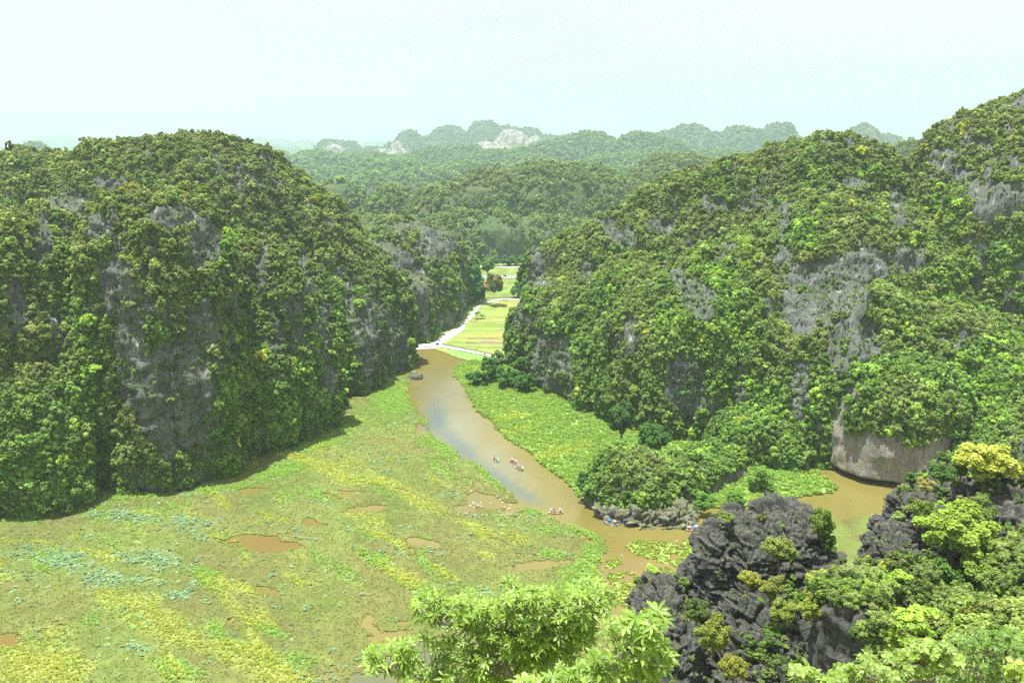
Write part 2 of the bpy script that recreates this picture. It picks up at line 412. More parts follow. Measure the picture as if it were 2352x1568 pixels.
_src = {}
def src(me):                                 # an object that only carries the mesh into the node tree
    if me.name not in _src: _src[me.name] = bpy.data.objects.new(me.name, me)
    return _src[me.name]
def scatter(name, pts, protos, label, cat):
    """one 'stuff' object: a cloud of points with the plants drawn on it by geometry nodes"""
    n = len(pts['P'])
    me = mesh_np(name, pts['P'], [], None, attrs={'rot': ('FLOAT_VECTOR', pts['rot'].astype(np.float32)), 'scl': ('FLOAT_VECTOR', pts['scl'].astype(np.float32)),
                 'tint': ('FLOAT_VECTOR', pts['tint'].astype(np.float32)), 'idx': ('INT', pts['idx'].astype(np.int32))})
    o = put(name, me); tag(o, label, cat, kind='stuff')
    ng = bpy.data.node_groups.new(name + '_nodes', 'GeometryNodeTree')
    ng.interface.new_socket('Geometry', in_out='INPUT', socket_type='NodeSocketGeometry')
    ng.interface.new_socket('Geometry', in_out='OUTPUT', socket_type='NodeSocketGeometry')
    N = ng.nodes; L = ng.links
    gi, go = N.new('NodeGroupInput'), N.new('NodeGroupOutput')
    inst = N.new('GeometryNodeInstanceOnPoints'); g2i = N.new('GeometryNodeGeometryToInstance')
    for pm in reversed(protos):              # socket order is reversed by multi-inputs
        oi = N.new('GeometryNodeObjectInfo'); oi.inputs['Object'].default_value = src(pm); oi.inputs['As Instance'].default_value = False
        L.new(oi.outputs['Geometry'], g2i.inputs[0])
    def at(nm, typ):
        a = N.new('GeometryNodeInputNamedAttribute'); a.data_type = typ; a.inputs['Name'].default_value = nm; return a.outputs['Attribute']
    L.new(gi.outputs[0], inst.inputs['Points']); L.new(g2i.outputs[0], inst.inputs['Instance'])
    inst.inputs['Pick Instance'].default_value = True
    L.new(at('idx', 'INT'), inst.inputs['Instance Index'])
    rt = N.new('FunctionNodeEulerToRotation'); L.new(at('rot', 'FLOAT_VECTOR'), rt.inputs[0]); L.new(rt.outputs[0], inst.inputs['Rotation'])
    L.new(at('scl', 'FLOAT_VECTOR'), inst.inputs['Scale'])
    L.new(inst.outputs[0], go.inputs[0])
    md = o.modifiers.new('plants', 'NODES'); md.node_group = ng
    return o

CAMP = np.array((0, 0, CAMH))
def mixc(a, b, t): return a * (1 - t[:, None]) + b * t[:, None]
DRY, OLIVE, MIDG, LUSH, DARK, BRIGHT, YEL = (np.array(c) for c in ((.225, .230, .100), (.180, .225, .070), (.125, .172, .052), (.130, .225, .046), (.045, .098, .026), (.25, .36, .06), (.42, .44, .08)))
BARE = {
 'left': [(150, 470, 58, 22, 8), (235, 512, 42, 30, 50), (268, 640, 26, 95, 0), (300, 800, 40, 130, 0), (400, 920, 80, 125, 0), (445, 790, 45, 100, -15), (395, 500, 62, 26, 0), (470, 560, 45, 50, 0), (562, 1075, 14, 45, 20), (640, 800, 14, 80, 0),
          (742, 760, 18, 90, 0), (850, 770, 42, 95, 0), (915, 790, 24, 90, 0), (35, 720, 28, 80, 0), (700, 640, 14, 60, 0), (245, 425, 60, 16, 0), (100, 560, 20, 60, 0), (340, 350, 40, 8, 0), (560, 420, 30, 14, 30), (130, 760, 16, 60, 0), (600, 620, 20, 70, 0), (800, 690, 16, 60, 0)],
 'mid': [(955, 715, 32, 80, 0), (885, 700, 34, 60, 0), (885, 590, 66, 34, -20), (1000, 560, 50, 40, 30), (1030, 742, 42, 26, 0), (930, 522, 60, 14, 0), (960, 645, 24, 36, 0), (1082, 580, 10, 34, 0), (1060, 700, 12, 40, 0)],
 'right': [(1268, 850, 52, 85, 0), (1190, 715, 16, 55, 0), (1235, 612, 17, 45, 0), (1570, 890, 52, 80, 0), (1605, 690, 44, 55, 20), (1560, 640, 26, 26, 0), (1900, 660, 110, 60, -15), (1985, 610, 55, 40, 0), (1850, 720, 55, 55, 0), (1960, 800, 70, 75, 0), (2120, 860, 30, 45, 0), (2085, 600, 46, 34, 0),
           (1965, 420, 55, 14, 0), (2060, 480, 24, 55, 0), (1990, 312, 26, 14, 0), (1890, 332, 24, 9, 0), (1420, 540, 60, 26, -30), (1350, 625, 18, 40, 0), (1520, 520, 30, 20, 0), (1800, 560, 22, 60, 0), (1700, 880, 16, 50, 0), (2290, 700, 40, 30, 0), (1640, 470, 40, 14, -15), (1450, 780, 20, 60, 0), (1840, 900, 26, 70, 0)],
 'rfar': [(2290, 462, 62, 48, 0), (2200, 398, 55, 14, -20), (2265, 345, 70, 10, -25), (2310, 300, 30, 10, -20), (2180, 360, 26, 10, 0), (2330, 380, 20, 20, 0)],
 'cen': [(1165, 560, 40, 44, 0), (1128, 530, 26, 36, 0), (1230, 440, 40, 12, 0), (940, 497, 48, 10, 0), (790, 430, 30, 16, 0), (1330, 450, 24, 26, 0), (1200, 520, 20, 30, 0), (1090, 440, 30, 14, 0), (760, 450, 16, 24, 0)]}
LUSHZ = {'left': [(740, 880, 70, 90, 0), (560, 760, 26, 170, -15), (640, 960, 50, 60, 0), (190, 900, 30, 200, 0), (520, 560, 20, 60, -30)],
 'right': [(1690, 740, 90, 110, -20), (1560, 760, 60, 60, 0), (1850, 545, 60, 30, 0), (2260, 900, 90, 120, 0), (1640, 640, 60, 60, 0), (1990, 980, 60, 40, 0), (2160, 640, 80, 20, 0), (1740, 930, 50, 60, 0)],
 'rfar': [(2170, 500, 70, 60, 30), (2250, 600, 110, 34, 10), (2330, 640, 60, 60, 0)]}
def hill_plants(ds, density, size, rg, lush=0.5, rocky=.42, seed=0, protos=8, bright=0.0, back=-.35, big=1.0, others=(), zl=60.0, bare_key=None, cl_scale=1.0):
    """points for shrubs over a group of domes; bare rock is left on steep places and in patches"""
    P, Nn = [], []
    for i, d in enumerate(ds):
        p, nn = sample(d['V'], d['F'], density, rg)
        tc = CAMP - p; tc /= np.linalg.norm(tc, axis=1, keepdims=True)
        k = ((nn * tc).sum(1) > back) & (p[:, 2] > .3)
        for j, e in enumerate(list(ds) + list(others)):
            if e is not d: k &= ~inside(p, e)
        P.append(p[k]); Nn.append(nn[k])
    P, Nn = np.concatenate(P), np.concatenate(Nn)
    steep = 1 - np.clip(Nn[:, 2], 0, 1)
    q = cl_scale
    cl = .5 + .55 * fbm(P[:, 0] / (15 * q), P[:, 1] / (15 * q), P[:, 2] / (22 * q), 4, seed + 3)
    fn = fbm(P[:, 0] / (5 * q), P[:, 1] / (5 * q), P[:, 2] / (8 * q), 3, seed + 5)
    bare = (cl * .9 + .22 * steep ** 2 - .18 * np.exp(-P[:, 2] / 9)) > 1 - rocky
    vs = fbm(P[:, 0] / (4.5 * q), P[:, 1] / (4.5 * q), P[:, 2] / (30 * q), 3, seed + 15)
    bare |= (vs > .14) & (steep > .4) & (cl > .40)
    if bare_key:
        px, py = PROJ(P[:, 0], P[:, 1], P[:, 2])
        bl = blobs(px + 12 * fn, py + 18 * fbm(P[:, 0] / 6, P[:, 1] / 6, P[:, 2] / 9, 3, seed + 6), BARE[bare_key], .5)
        bare = (1.5 * bl + .45 * fn + .35 * vs > .55) | (bare & (fn > -.1) & (cl > .64)) | ((vs > .15) & (steep > .42) & (cl > .41))
    keep = ~bare | (rg.random(len(P)) < .22)
    P, Nn, steep, cl, bare = P[keep], Nn[keep], steep[keep], cl[keep], bare[keep]
    n = len(P)
    zn = .5 + .5 * fbm(P[:, 0] / 24, P[:, 1] / 24, P[:, 2] / 24, 3, seed + 8)
    sp_ = .5 + .5 * fbm(P[:, 0] / 7, P[:, 1] / 7, P[:, 2] / 7, 2, seed + 9)
    lu = np.clip(lush + (zn - .5) * 2.0 - (P[:, 2] / zl - .6) * .55, 0, 1)        # valleys and feet lush, tops dry
    lz = 0
    if bare_key in LUSHZ:
        px, py = PROJ(P[:, 0], P[:, 1], P[:, 2]); lz = np.clip(blobs(px, py, LUSHZ[bare_key], .6) + .5 * (sp_ - .5), 0, 1); lu = np.clip(lu + .6 * lz, 0, 1)
    q = rg.random(n)
    T = mixc(mixc(np.tile(DRY, (n, 1)), np.tile(OLIVE, (n, 1)), np.clip(q * .7 + sp_ * .6, 0, 1)), mixc(np.tile(MIDG, (n, 1)), np.tile(LUSH, (n, 1)), np.clip(q * .6 + sp_ * .5, 0, 1)), np.clip(lu * 1.25 + (rg.random(n) - .5) * .6, 0, 1))
    T = mixc(T, np.tile(DARK, (n, 1)), np.clip(rg.random(n) * 1.5 - .85, 0, 1))
    bz = np.clip((.5 + .5 * fbm(P[:, 0] / 30, P[:, 1] / 30, P[:, 2] / 30, 2, seed + 12) - .55) * 1.2, 0, .35) * lu
    bsel = (rg.random(n) < .05 + bright + bz + .55 * lz); T[bsel] = mixc(T[bsel], np.tile(BRIGHT, (bsel.sum(), 1)), rg.random(bsel.sum()) * .9)
    ysel = rg.random(n) < .004; T[ysel] = YEL * .8
    T *= rg.uniform(.75, 1.3, n)[:, None] * np.array((1.42, 1.56, 1.35))
    s = size * np.exp(rg.normal(0, .48, n)) * (.72 + .55 * lu) * np.where(bare, .42, 1)
    s = np.minimum(s, size * 2.7) * big
    rot = np.stack([rg.normal(0, .25, n) - Nn[:, 1] * .35 * steep, rg.normal(0, .25, n) + Nn[:, 0] * .35 * steep, rg.uniform(0, 6.28, n)], 1)
    scl = np.stack([s * rg.uniform(.8, 1.2, n), s * rg.uniform(.8, 1.2, n), s * rg.uniform(.7, 1.3, n)], 1)
    return dict(P=P + Nn * (s * .2)[:, None] + np.array((0, 0, 1)) * (s * .15)[:, None], rot=rot, scl=scl, tint=T, idx=rg.integers(0, protos, n))
def cat_pts(L):
    return {k: np.concatenate([p[k] for p in L]) for k in L[0]}

# ------------------------------------------------------------------ terrain: one sheet to the horizon, the river, hills
def struct(name, V, F, mat, label=None, smooth=False, attrs=None):
    o = put(name, mesh_np(name, V, F, mat, smooth, attrs=attrs)); o['kind'] = 'structure'
    if label: o['label'] = label
    return o
t = NT('plain_ground')
c = t.ramp(t.noise(t.pos((.004, .012, .01)), 1, 5), [(.3, (.07, .12, .04)), (.5, (.13, .19, .07)), (.7, (.19, .22, .09))])
M_PLAIN = t.finish(t.n('ShaderNodeBsdfPrincipled', {'Base Color': c, 'Roughness': 1.0, 'Specular IOR Level': .05}).outputs[0])
gx = np.concatenate([np.linspace(-14000, -1200, 12), np.linspace(-900, 900, 25), np.linspace(1200, 14000, 12)])
gy = np.concatenate([[-700, -200, 0, 200, 400, 475], np.linspace(520, 3000, 30), np.linspace(3500, 17000, 20)])
GX, GY = np.meshgrid(gx, gy); GZ = np.where(GY < 500, -3.0, .02 + 0 * GX)
nn = len(gx)
Fg = np.array([(j * nn + i, j * nn + i + 1, (j + 1) * nn + i + 1, (j + 1) * nn + i) for j in range(len(gy) - 1) for i in range(nn - 1)])
struct('ground', np.stack([GX, GY, GZ], -1).reshape(-1, 3), Fg, M_PLAIN, 'flat green valley floor reaching to the horizon')

# water: murky, silty brown, broad soft ripples; sky reflection painted into the colour
t = NT('river_water')
wv = t.noise(t.pos((.9, .35, 1)), 1.0, 3, .5); wv2 = t.noise(t.pos((4.5, 2.2, 1)), 1.0, 2, .5)
sl = t.noise(t.pos((.03, .012, 1)), 1.0, 3, .5)
si = t.n('ShaderNodeAttribute', attribute_type='GEOMETRY', attribute_name='silt_sky_tint')
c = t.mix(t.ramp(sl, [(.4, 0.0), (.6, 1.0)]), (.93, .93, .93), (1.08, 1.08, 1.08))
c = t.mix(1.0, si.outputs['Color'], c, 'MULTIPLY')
bp = t.n('ShaderNodeBump', {'Height': t.math('ADD', wv, t.math('MULTIPLY', wv2, .45)), 'Strength': .30, 'Distance': .22})
M_WATER = t.finish(t.n('ShaderNodeBsdfPrincipled', {'Base Color': c, 'Roughness': .06, 'IOR': 1.33, 'Specular IOR Level': .6, 'Normal': bp.outputs[0]}).outputs[0])
def ell(px, py, L, soft=.6):
    o = np.zeros(px.shape)
    for x, y, a, b, r in L:
        c_, s_ = math.cos(R(-r)), math.sin(R(-r)); u, w = px - x, py - y
        o = np.maximum(o, np.clip((1.25 - np.sqrt(((u * c_ + w * s_) / a) ** 2 + ((-u * s_ + w * c_) / b) ** 2)) / soft, 0, 1))
    return o
wxs, wys = np.arange(-420, 421, 3.0), np.arange(-60, 502, 3.0); WX, WY = np.meshgrid(wxs, wys); wx_, wy_ = WX.ravel(), WY.ravel(); nw = len(wxs)
wj, wi = np.meshgrid(np.arange(len(wys) - 1), np.arange(nw - 1), indexing='ij'); wj, wi = wj.ravel(), wi.ravel()
wpx, wpy = PROJ(wx_ + 3 * fbm(wx_ / 12, wy_ / 12, None, 3, 7), np.maximum(wy_, 60) + 6 * fbm(wx_ / 12, wy_ / 20, None, 3, 9))
pale = ell(wpx, wpy, [(1010, 905, 60, 62, 0), (1060, 990, 90, 50, -50), (1150, 1070, 100, 34, -42)], 1.0)  # pale sky reflection, painted into the water colour
blue = ell(wpx, wpy, [(1000, 965, 30, 46, 10), (1050, 1025, 62, 24, -45), (1140, 1098, 66, 18, -40), (1205, 1142, 44, 13, -32)], .8)  # blue-grey sky reflection on ruffled water, also painted as colour
redd = ell(wpx, wpy, [(1460, 1310, 90, 50, 0), (1500, 1270, 90, 30, 0), (620, 1247, 130, 40, 0), (20, 1480, 90, 40, 0)], .9)
grn = ell(wpx, wpy, [(860, 1570, 90, 50, 0), (1000, 1510, 90, 40, 0)], .7)
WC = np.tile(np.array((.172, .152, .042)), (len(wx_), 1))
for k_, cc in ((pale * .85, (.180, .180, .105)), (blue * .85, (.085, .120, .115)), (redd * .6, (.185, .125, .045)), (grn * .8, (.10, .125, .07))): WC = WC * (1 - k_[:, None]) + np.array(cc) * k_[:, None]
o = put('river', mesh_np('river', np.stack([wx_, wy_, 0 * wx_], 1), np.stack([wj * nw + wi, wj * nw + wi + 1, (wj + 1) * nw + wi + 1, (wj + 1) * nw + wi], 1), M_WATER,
        attrs={'silt_sky_tint': ('FLOAT_COLOR', np.concatenate([WC, np.ones((len(WC), 1))], 1).astype(np.float32))})); o['kind'] = 'structure'; o['label'] = 'silty brown river winding between the hills'

def D(px, py, Y, rx, ry=None, **k): return dome(px, py, Y, rx, ry if ry else rx, **k)
seedn = [0]
def dd(lst, **base):
    o = []
    for e in lst:
        seedn[0] += 1; k = dict(base); k['seed'] = seedn[0]
        if isinstance(e[-1], dict): k.update(e[-1]); e = e[:-1]
        o.append(D(*e, **k))
    return o

# left mass
left = dd([
    (396, 330, 440, 98, 74, dict(n=2.5, m=2.2, a2=8)),
    (60, 362, 430, 88, 66, dict(n=2.6, m=2.4)),
    (338, 446, 300, 28, 32, dict(n=3.4, m=3.0, a1=3.5)),
    (425, 700, 292, 17, 22, dict(n=3.2, m=3, a1=2.5)),
    (-10, 505, 284, 24, 38, dict(n=2.8, m=2.6)),
    (140, 462, 332, 22, 30, dict(n=2.8, m=2.6)),
    (205, 690, 290, 17, 27, dict(n=2.6, m=2.2)),
    (80, 840, 268, 18, 24, dict(n=2.8, m=2.4)),
    (570, 560, 338, 30, 36, dict(n=2.6, m=2.2)),
    (655, 700, 362, 22, 32, dict(n=2.6, m=2.2)),
    (742, 650, 404, 27, 28, dict(n=2.6, m=2.3)),
    (856, 650, 444, 19, 20, dict(n=4.2, m=3.2, a1=2, lob=.05)),
    (812, 570, 440, 24, 28, dict(n=3, m=2.5)),
], res=.95, a2=5.5, blocky=.6)
V, F = merge(left); struct('hill', V, F, M_ROCK, 'broad rounded karst hill on the left with a grey cliff spur', True)
# middle hill beyond the landing
mid = dd([
    (918, 512, 578, 36, 60, dict(n=2.6, m=2.2)),
    (1022, 532, 615, 14, 44, dict(n=2.8, m=2.4, a1=1.5)),
    (935, 640, 508, 17, 20, dict(n=5, m=3.4, a1=1.5, lob=.05)),
    (975, 560, 568, 18, 34, dict(n=3, m=2.4)),
    (1010, 640, 566, 9, 18, dict(n=3.2, m=2.8, a1=1.5)),
    (838, 545, 600, 48, 50, dict(n=2.6, m=2.2)),
    (1068, 590, 655, 10, 24, dict(n=3, m=2.4, a1=1.5)),
], res=1.4, a2=5, blocky=.5)
V, F = merge(mid); struct('hill', V, F, M_ROCK, 'grey rocky hill behind the river landing with a sheer cliff foot', True)
# right mass
def undercut(P, T, Z):
    f = np.clip((2.3 - P[..., 2]) / 1.0, 0, 1) * np.clip(-np.sin(T) * 3, 0, 1)
    P = P.copy(); P[..., 1] += f * 9
    return P
right = dd([
    (1935, 310, 432, 52, 60, dict(n=2.2, m=1.9)),
    (1815, 338, 442, 40, 55, {}), (1705, 372, 450, 40, 55, {}), (1600, 402, 455, 38, 55, {}), (1520, 445, 460, 36, 50, {}),
    (1425, 492, 465, 34, 45, {}), (1345, 535, 470, 28, 40, {}), (1305, 562, 474, 20, 30, {}), (1255, 575, 478, 12.5, 22, dict(n=4.4, m=3.2, a1=2, lob=.05)),
    (1303, 650, 440, 27, 52, dict(n=3.2, m=2.6)),
    (1395, 640, 410, 33, 54, dict(n=3, m=2.4)),
    (1495, 610, 392, 32, 62, dict(n=2.8, m=2.3)),
    (1575, 628, 362, 26, 46, dict(n=3, m=2.6, a1=3)),
    (1720, 560, 378, 44, 66, dict(n=2.6, m=2.2)),
    (1890, 470, 380, 46, 70, dict(n=2.4, m=2.2)),
    (1900, 630, 346, 40, 62, dict(n=2.8, m=2.4)),
    (2030, 470, 395, 42, 60, {}),
    (2036, 830, 303, 27, 36, dict(n=4.6, m=3.6, a1=2.0, a2=2.2, a3=.6, res=.7, lob=.06, blocky=.06, cut=undercut)),
    (1990, 740, 336, 32, 36, dict(n=3, m=2.6)),
    (2160, 700, 340, 44, 52, {}), (2300, 790, 318, 42, 48, {}), (2390, 930, 285, 38, 40, {}),
    (1740, 950, 312, 22, 26, dict(n=2.6, m=2.2)),
], res=1.0, n=2.5, m=2.1, a2=6.5, blocky=.55)
V, F = merge([d for i, d in enumerate(right) if i != 17]); struct('hill', V, F, M_ROCK, 'large green karst hill on the right sloping down to the gap', True)
struct('cliff', right[17]['V'], right[17]['F'], M_ROCK_CAVE, 'pale ochre streaked cliff overhanging the brown river bend', True)
rfar = dd([
    (2490, 222, 405, 80, 90, dict(n=3, m=2.2)),
    (2238, 272, 400, 33, 50, dict(n=2.6, m=2.1)),
    (2300, 392, 372, 27, 34, dict(n=4, m=3.4, a1=2)),
    (2150, 470, 440, 44, 60, {}), (2240, 560, 392, 44, 50, {}), (2360, 560, 385, 50, 60, {}),
], res=1.5, n=2.5, m=2.1, a2=6, blocky=.55)
V, F = merge(rfar); struct('hill', V, F, M_ROCK, 'tall hill at the right edge with a grey rock wall', True)
# centre hills
cen = dd([
    (1262, 380, 1050, 78, 90, dict(n=2.8, m=2.4)), (1350, 388, 1060, 60, 80, dict(n=2.8, m=2.4)), (1118, 396, 1010, 56, 70, {}), (1015, 430, 985, 44, 60, {}), (900, 434, 1010, 38, 50, {}),
    (775, 418, 1060, 40, 50, {}), (1150, 500, 905, 28, 40, dict(n=3.4, m=2.6)), (1240, 500, 960, 60, 60, {}), (1060, 490, 930, 40, 50, {}), (930, 500, 900, 50, 50, {}),
    (820, 500, 960, 45, 50, {}), (1560, 356, 1350, 88, 110, {}), (1450, 425, 1200, 60, 80, {}), (1640, 400, 1300, 70, 80, {}), (1400, 500, 1000, 60, 60, {}),
    (668, 388, 1500, 34, 60, {}), (2096, 328, 1200, 32, 60, {}), (1990, 352, 1150, 50, 70, {}), (730, 470, 1250, 50, 60, {}),
], res=3.4, n=2.7, m=2.2, a2=5, a3=1.6)
V, F = merge(cen); struct('hill', V, F, M_ROCK_FAR, 'cluster of forested domed hills in the middle distance', True)
# wooded ranges further out
rg1 = dd([
    (650, 366, 2500, 150, 150, {}), (730, 352, 2700, 130, 150, {}), (830, 356, 2900, 200, 200, {}), (900, 372, 2300, 180, 150, {}), (1000, 346, 2900, 150, 180, {}), (1062, 338, 3000, 120, 150, {}),
    (1130, 352, 2700, 150, 160, {}), (1190, 346, 2800, 130, 150, {}), (1262, 330, 2900, 120, 170, {}), (1355, 309, 3000, 160, 200, {}), (1310, 318, 3050, 120, 200, {}), (1410, 328, 2900, 110, 160, {}), (1470, 308, 3000, 105, 150, dict(n=3.2)),
    (1520, 322, 2950, 130, 150, {}), (1440, 360, 2400, 200, 200, {}), (1240, 372, 2200, 160, 140, {}), (1080, 378, 2100, 150, 120, {}), (1380, 390, 1900, 150, 120, {}), (980, 392, 2050, 120, 110, {}), (860, 402, 1900, 110, 100, {}),
    (780, 392, 2200, 110, 90, {}), (1180, 402, 1800, 120, 90, {}), (1060, 422, 1620, 90, 80, {}), (1650, 350, 2700, 180, 180, {}), (1500, 350, 2600, 150, 150, {}), (80, 332, 3000, 75, 90, {}), (1290, 420, 1600, 100, 80, {}), (700, 402, 2400, 60, 60, {}),
], res=10, n=2.5, m=1.9, a2=9, a3=3, a1=16, lob=.2)
V, F = merge(rg1); struct('hill', V, F, M_ROCK_FAR, 'wooded ranges of low hills beyond the domed hills', True)
rg2 = dd([
    (940, 301, 4500, 95, 140, dict(n=2.4, m=1.7)), (925, 325, 4450, 190, 150, dict(n=1.9, m=1.3)), (1030, 291, 4700, 145, 200, {}), (1112, 280, 4700, 130, 200, dict(n=3)), (1160, 292, 4750, 170, 220, {}), (1215, 297, 4800, 130, 200, {}),
    (1000, 312, 4600, 120, 200, {}), (1250, 312, 4600, 120, 200, {}), (1280, 318, 4700, 70, 120, {}), (1300, 316, 4900, 60, 100, {}),
    (760, 324, 4500, 110, 160, dict(n=3)), (800, 327, 4450, 90, 140, {}), (850, 340, 4600, 180, 160, dict(n=1.8)), (640, 346, 4300, 90, 120, {}),
    (1585, 289, 3900, 150, 220, {}), (1640, 305, 3900, 130, 200, {}), (1530, 305, 3900, 100, 200, {}), (1700, 293, 3800, 110, 200, {}), (1745, 300, 3800, 110, 200, {}), (1790, 288, 3800, 75, 180, dict(n=4.5, m=3)), (1830, 320, 3700, 100, 160, {}),
    (1985, 288, 3800, 85, 150, dict(n=2.6)), (2030, 312, 3800, 110, 150, {}), (1930, 310, 3900, 120, 150, {}), (2080, 332, 3000, 120, 120, {}),
], res=14, n=2.6, m=2.0, a2=10, a3=4, a1=18, lob=.16)
V, F = merge(rg2); struct('hill', V, F, M_ROCK_FAR, 'pale distant peaks behind the wooded ranges', True)
t = NT('quarry_rock')
c = t.ramp(t.noise(t.pos((.03, .03, .012)), 1, 7, .75), [(.36, (.07, .10, .05)), (.44, (.22, .20, .15)), (.55, (.36, .33, .27)), (.7, (.50, .46, .40))])
M_QUARRY = t.finish(t.n('ShaderNodeBsdfPrincipled', {'Base Color': c, 'Roughness': 1}).outputs[0])
for i, (px, py, Y, rx, ry, lb, k) in enumerate([
    (1176, 300, 4400, 135, 110, 'wide pale quarry face cut into the highest distant hill', dict(n=1.9, m=1.6)),
    (1110, 324, 4360, 110, 100, 'lower left slope of the wide distant quarry', dict(n=1.7, m=1.3)),
    (1226, 312, 4420, 90, 100, 'right shoulder of the wide distant quarry', dict(n=2.0, m=1.5)),
    (768, 334, 4330, 78, 70, 'pale quarried slope on the distant hill left of the pointed peak', {}),
    (885, 342, 4300, 120, 80, 'low pale quarry shelf left of the pointed distant peak', dict(n=1.8, m=1.3)),
    (912, 322, 4330, 70, 60, 'pale scraped flank of the pointed distant peak', dict(n=1.8, m=1.4)),
    (1278, 322, 4560, 40, 60, 'small pale quarry cut right of the highest distant hill', {}),
    (628, 350, 4150, 60, 50, 'small pale quarried knoll beside the left hill slope', {})]):
    d = D(px, py, Y, rx, ry, seed=900 + i, res=7, a2=24, a3=10, a1=26, **k)
    struct('quarry', d['V'], d['F'], M_QUARRY, lb, True)
far = dd([(px, py, Yk, w, w, {}) for px, py, Yk, w in [
    (-20, 320, 10500, 380), (60, 322, 10300, 300), (95, 311, 10600, 200), (150, 314, 10400, 330), (215, 317, 10800, 260), (270, 322, 10500, 240), (385, 308, 11000, 170), (440, 311, 10800, 160), (470, 318, 10500, 200),
    (505, 317, 10000, 170), (545, 318, 10200, 250), (590, 316, 10400, 220), (640, 319, 10400, 260), (700, 322, 10600, 250), (760, 323, 10800, 260), (860, 325, 10600, 260), (905, 322, 10400, 200), (2200, 330, 9500, 400), (560, 330, 7200, 300), (640, 336, 6800, 260), (60, 334, 7500, 330)]],
    res=30, n=2.3, m=1.8, a2=30, a3=12, a1=40, lob=.2)
V, F = merge(far); struct('hill', V, F, M_ROCK_FAR, 'faint hazy ridge line on the far horizon', True)
# islet by the river bend
isle = dd([
    (1452, 1052, 258, 14.5, 13, dict(n=3, m=2.2)), (1530, 1075, 262, 13, 12, dict(n=3, m=2.2)), (1400, 1120, 257, 7, 9, {}), (1590, 1060, 276, 11, 12, {}), (1640, 1040, 286, 12, 13, {}),
    (1498, 1160, 246.5, 16.5, 9, dict(n=3.4, m=2, blocky=1.0, res=.4, ztop=4.4)), (1425, 1155, 249, 9, 7.5, dict(n=3.4, m=2, blocky=1.0, res=.4, ztop=4.4)),
], res=.55, n=2.6, m=2.2, a1=1.0, a2=1.2, a3=.5)
V, F = merge(isle); struct('rock_islet', V, F, M_ROCK_ISLE, 'low rocky knoll with bushes at the river bend', False)

# dark karst outcrops in front
fg = dd([
    (1725, 1262, 128, 17.5, 46, dict(n=1.75, m=1.5, z0=0)),
    (1805, 1172, 131, 7.2, 12, dict(n=5, m=5, z0=10)),
    (1700, 1180, 130, 3.6, 7, dict(n=5, m=5, z0=10)),
    (1645, 1218, 127, 3.2, 6, dict(n=5, m=5, z0=10)),
    (1730, 1200, 128, 6.5, 10, dict(n=5, m=5, z0=10)),
    (1872, 1222, 127, 3.0, 8, dict(n=4, m=4, z0=10)),
    (1530, 1352, 118, 8, 22, dict(n=2.4, m=2.2, z0=0)),
    (1900, 1325, 121, 5.6, 16, dict(n=2.8, m=2.4, z0=0)),
], res=.22, a1=1.3, a2=1.2, a3=.3, blocky=.62, lob=.08)
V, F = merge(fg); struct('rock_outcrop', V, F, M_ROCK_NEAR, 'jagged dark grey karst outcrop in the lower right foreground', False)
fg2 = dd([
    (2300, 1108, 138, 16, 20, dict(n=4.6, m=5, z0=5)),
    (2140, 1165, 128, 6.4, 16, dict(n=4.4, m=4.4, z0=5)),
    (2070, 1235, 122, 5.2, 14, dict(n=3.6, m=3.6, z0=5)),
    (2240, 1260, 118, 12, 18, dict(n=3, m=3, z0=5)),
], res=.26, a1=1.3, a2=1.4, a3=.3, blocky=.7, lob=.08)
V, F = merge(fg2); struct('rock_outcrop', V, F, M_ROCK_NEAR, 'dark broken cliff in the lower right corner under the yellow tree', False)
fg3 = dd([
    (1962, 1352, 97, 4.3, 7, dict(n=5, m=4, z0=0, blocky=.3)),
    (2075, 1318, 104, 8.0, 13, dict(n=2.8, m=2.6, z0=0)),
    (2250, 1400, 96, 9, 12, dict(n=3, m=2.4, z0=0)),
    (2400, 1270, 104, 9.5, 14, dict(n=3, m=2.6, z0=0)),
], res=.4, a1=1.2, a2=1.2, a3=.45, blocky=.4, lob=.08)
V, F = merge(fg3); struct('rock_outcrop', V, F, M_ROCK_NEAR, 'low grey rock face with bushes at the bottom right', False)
near = dd([(2360, 1450, 42, 9, 14, dict(n=2.4, m=2.2, z0=20)), (2190, 1500, 38, 5, 10, dict(n=2.4, m=2.2, z0=20)), (2300, 1640, 22, 6, 8, dict(n=2.4, m=2.2, z0=60))], res=.5, a1=.8, a2=.6, a3=.3, lob=.08)
V, F = merge(near); struct('slope', V, F, M_ROCK_ISLE, 'brushy slope just below the viewpoint', True)

# ------------------------------------------------------------------ marsh, banks, fields
def inpoly(x, y, poly):
    r = np.zeros(x.shape, bool); n = len(poly)
    for i in range(n):
        x1, y1 = poly[i]; x2, y2 = poly[(i + 1) % n]
        if y1 == y2: continue
        r ^= ((y1 > y) != (y2 > y)) & (x < (x2 - x1) * (y - y1) / (y2 - y1) + x1)
    return r
def ground_poly(pix): return [tuple(G(px, py)[:2]) for px, py in pix]
BANKL = [(948, 862), (938, 880), (934, 910), (947, 932), (972, 958), (990, 990), (1012, 1014), (1048, 1034), (1080, 1058), (1108, 1073), (1126, 1088), (1152, 1113), (1182, 1138), (1200, 1155), (1225, 1170), (1262, 1186), (1300, 1205), (1350, 1224), (1384, 1240), (1392, 1262), (1384, 1290), (1372, 1310), (1385, 1350), (1410, 1420), (1350, 1568)]
PM = ground_poly([(-500, 1568), (-500, 900), (300, 880), (700, 860), (830, 848), (905, 850)] + BANKL + [(1000, 1750), (-500, 1900)])
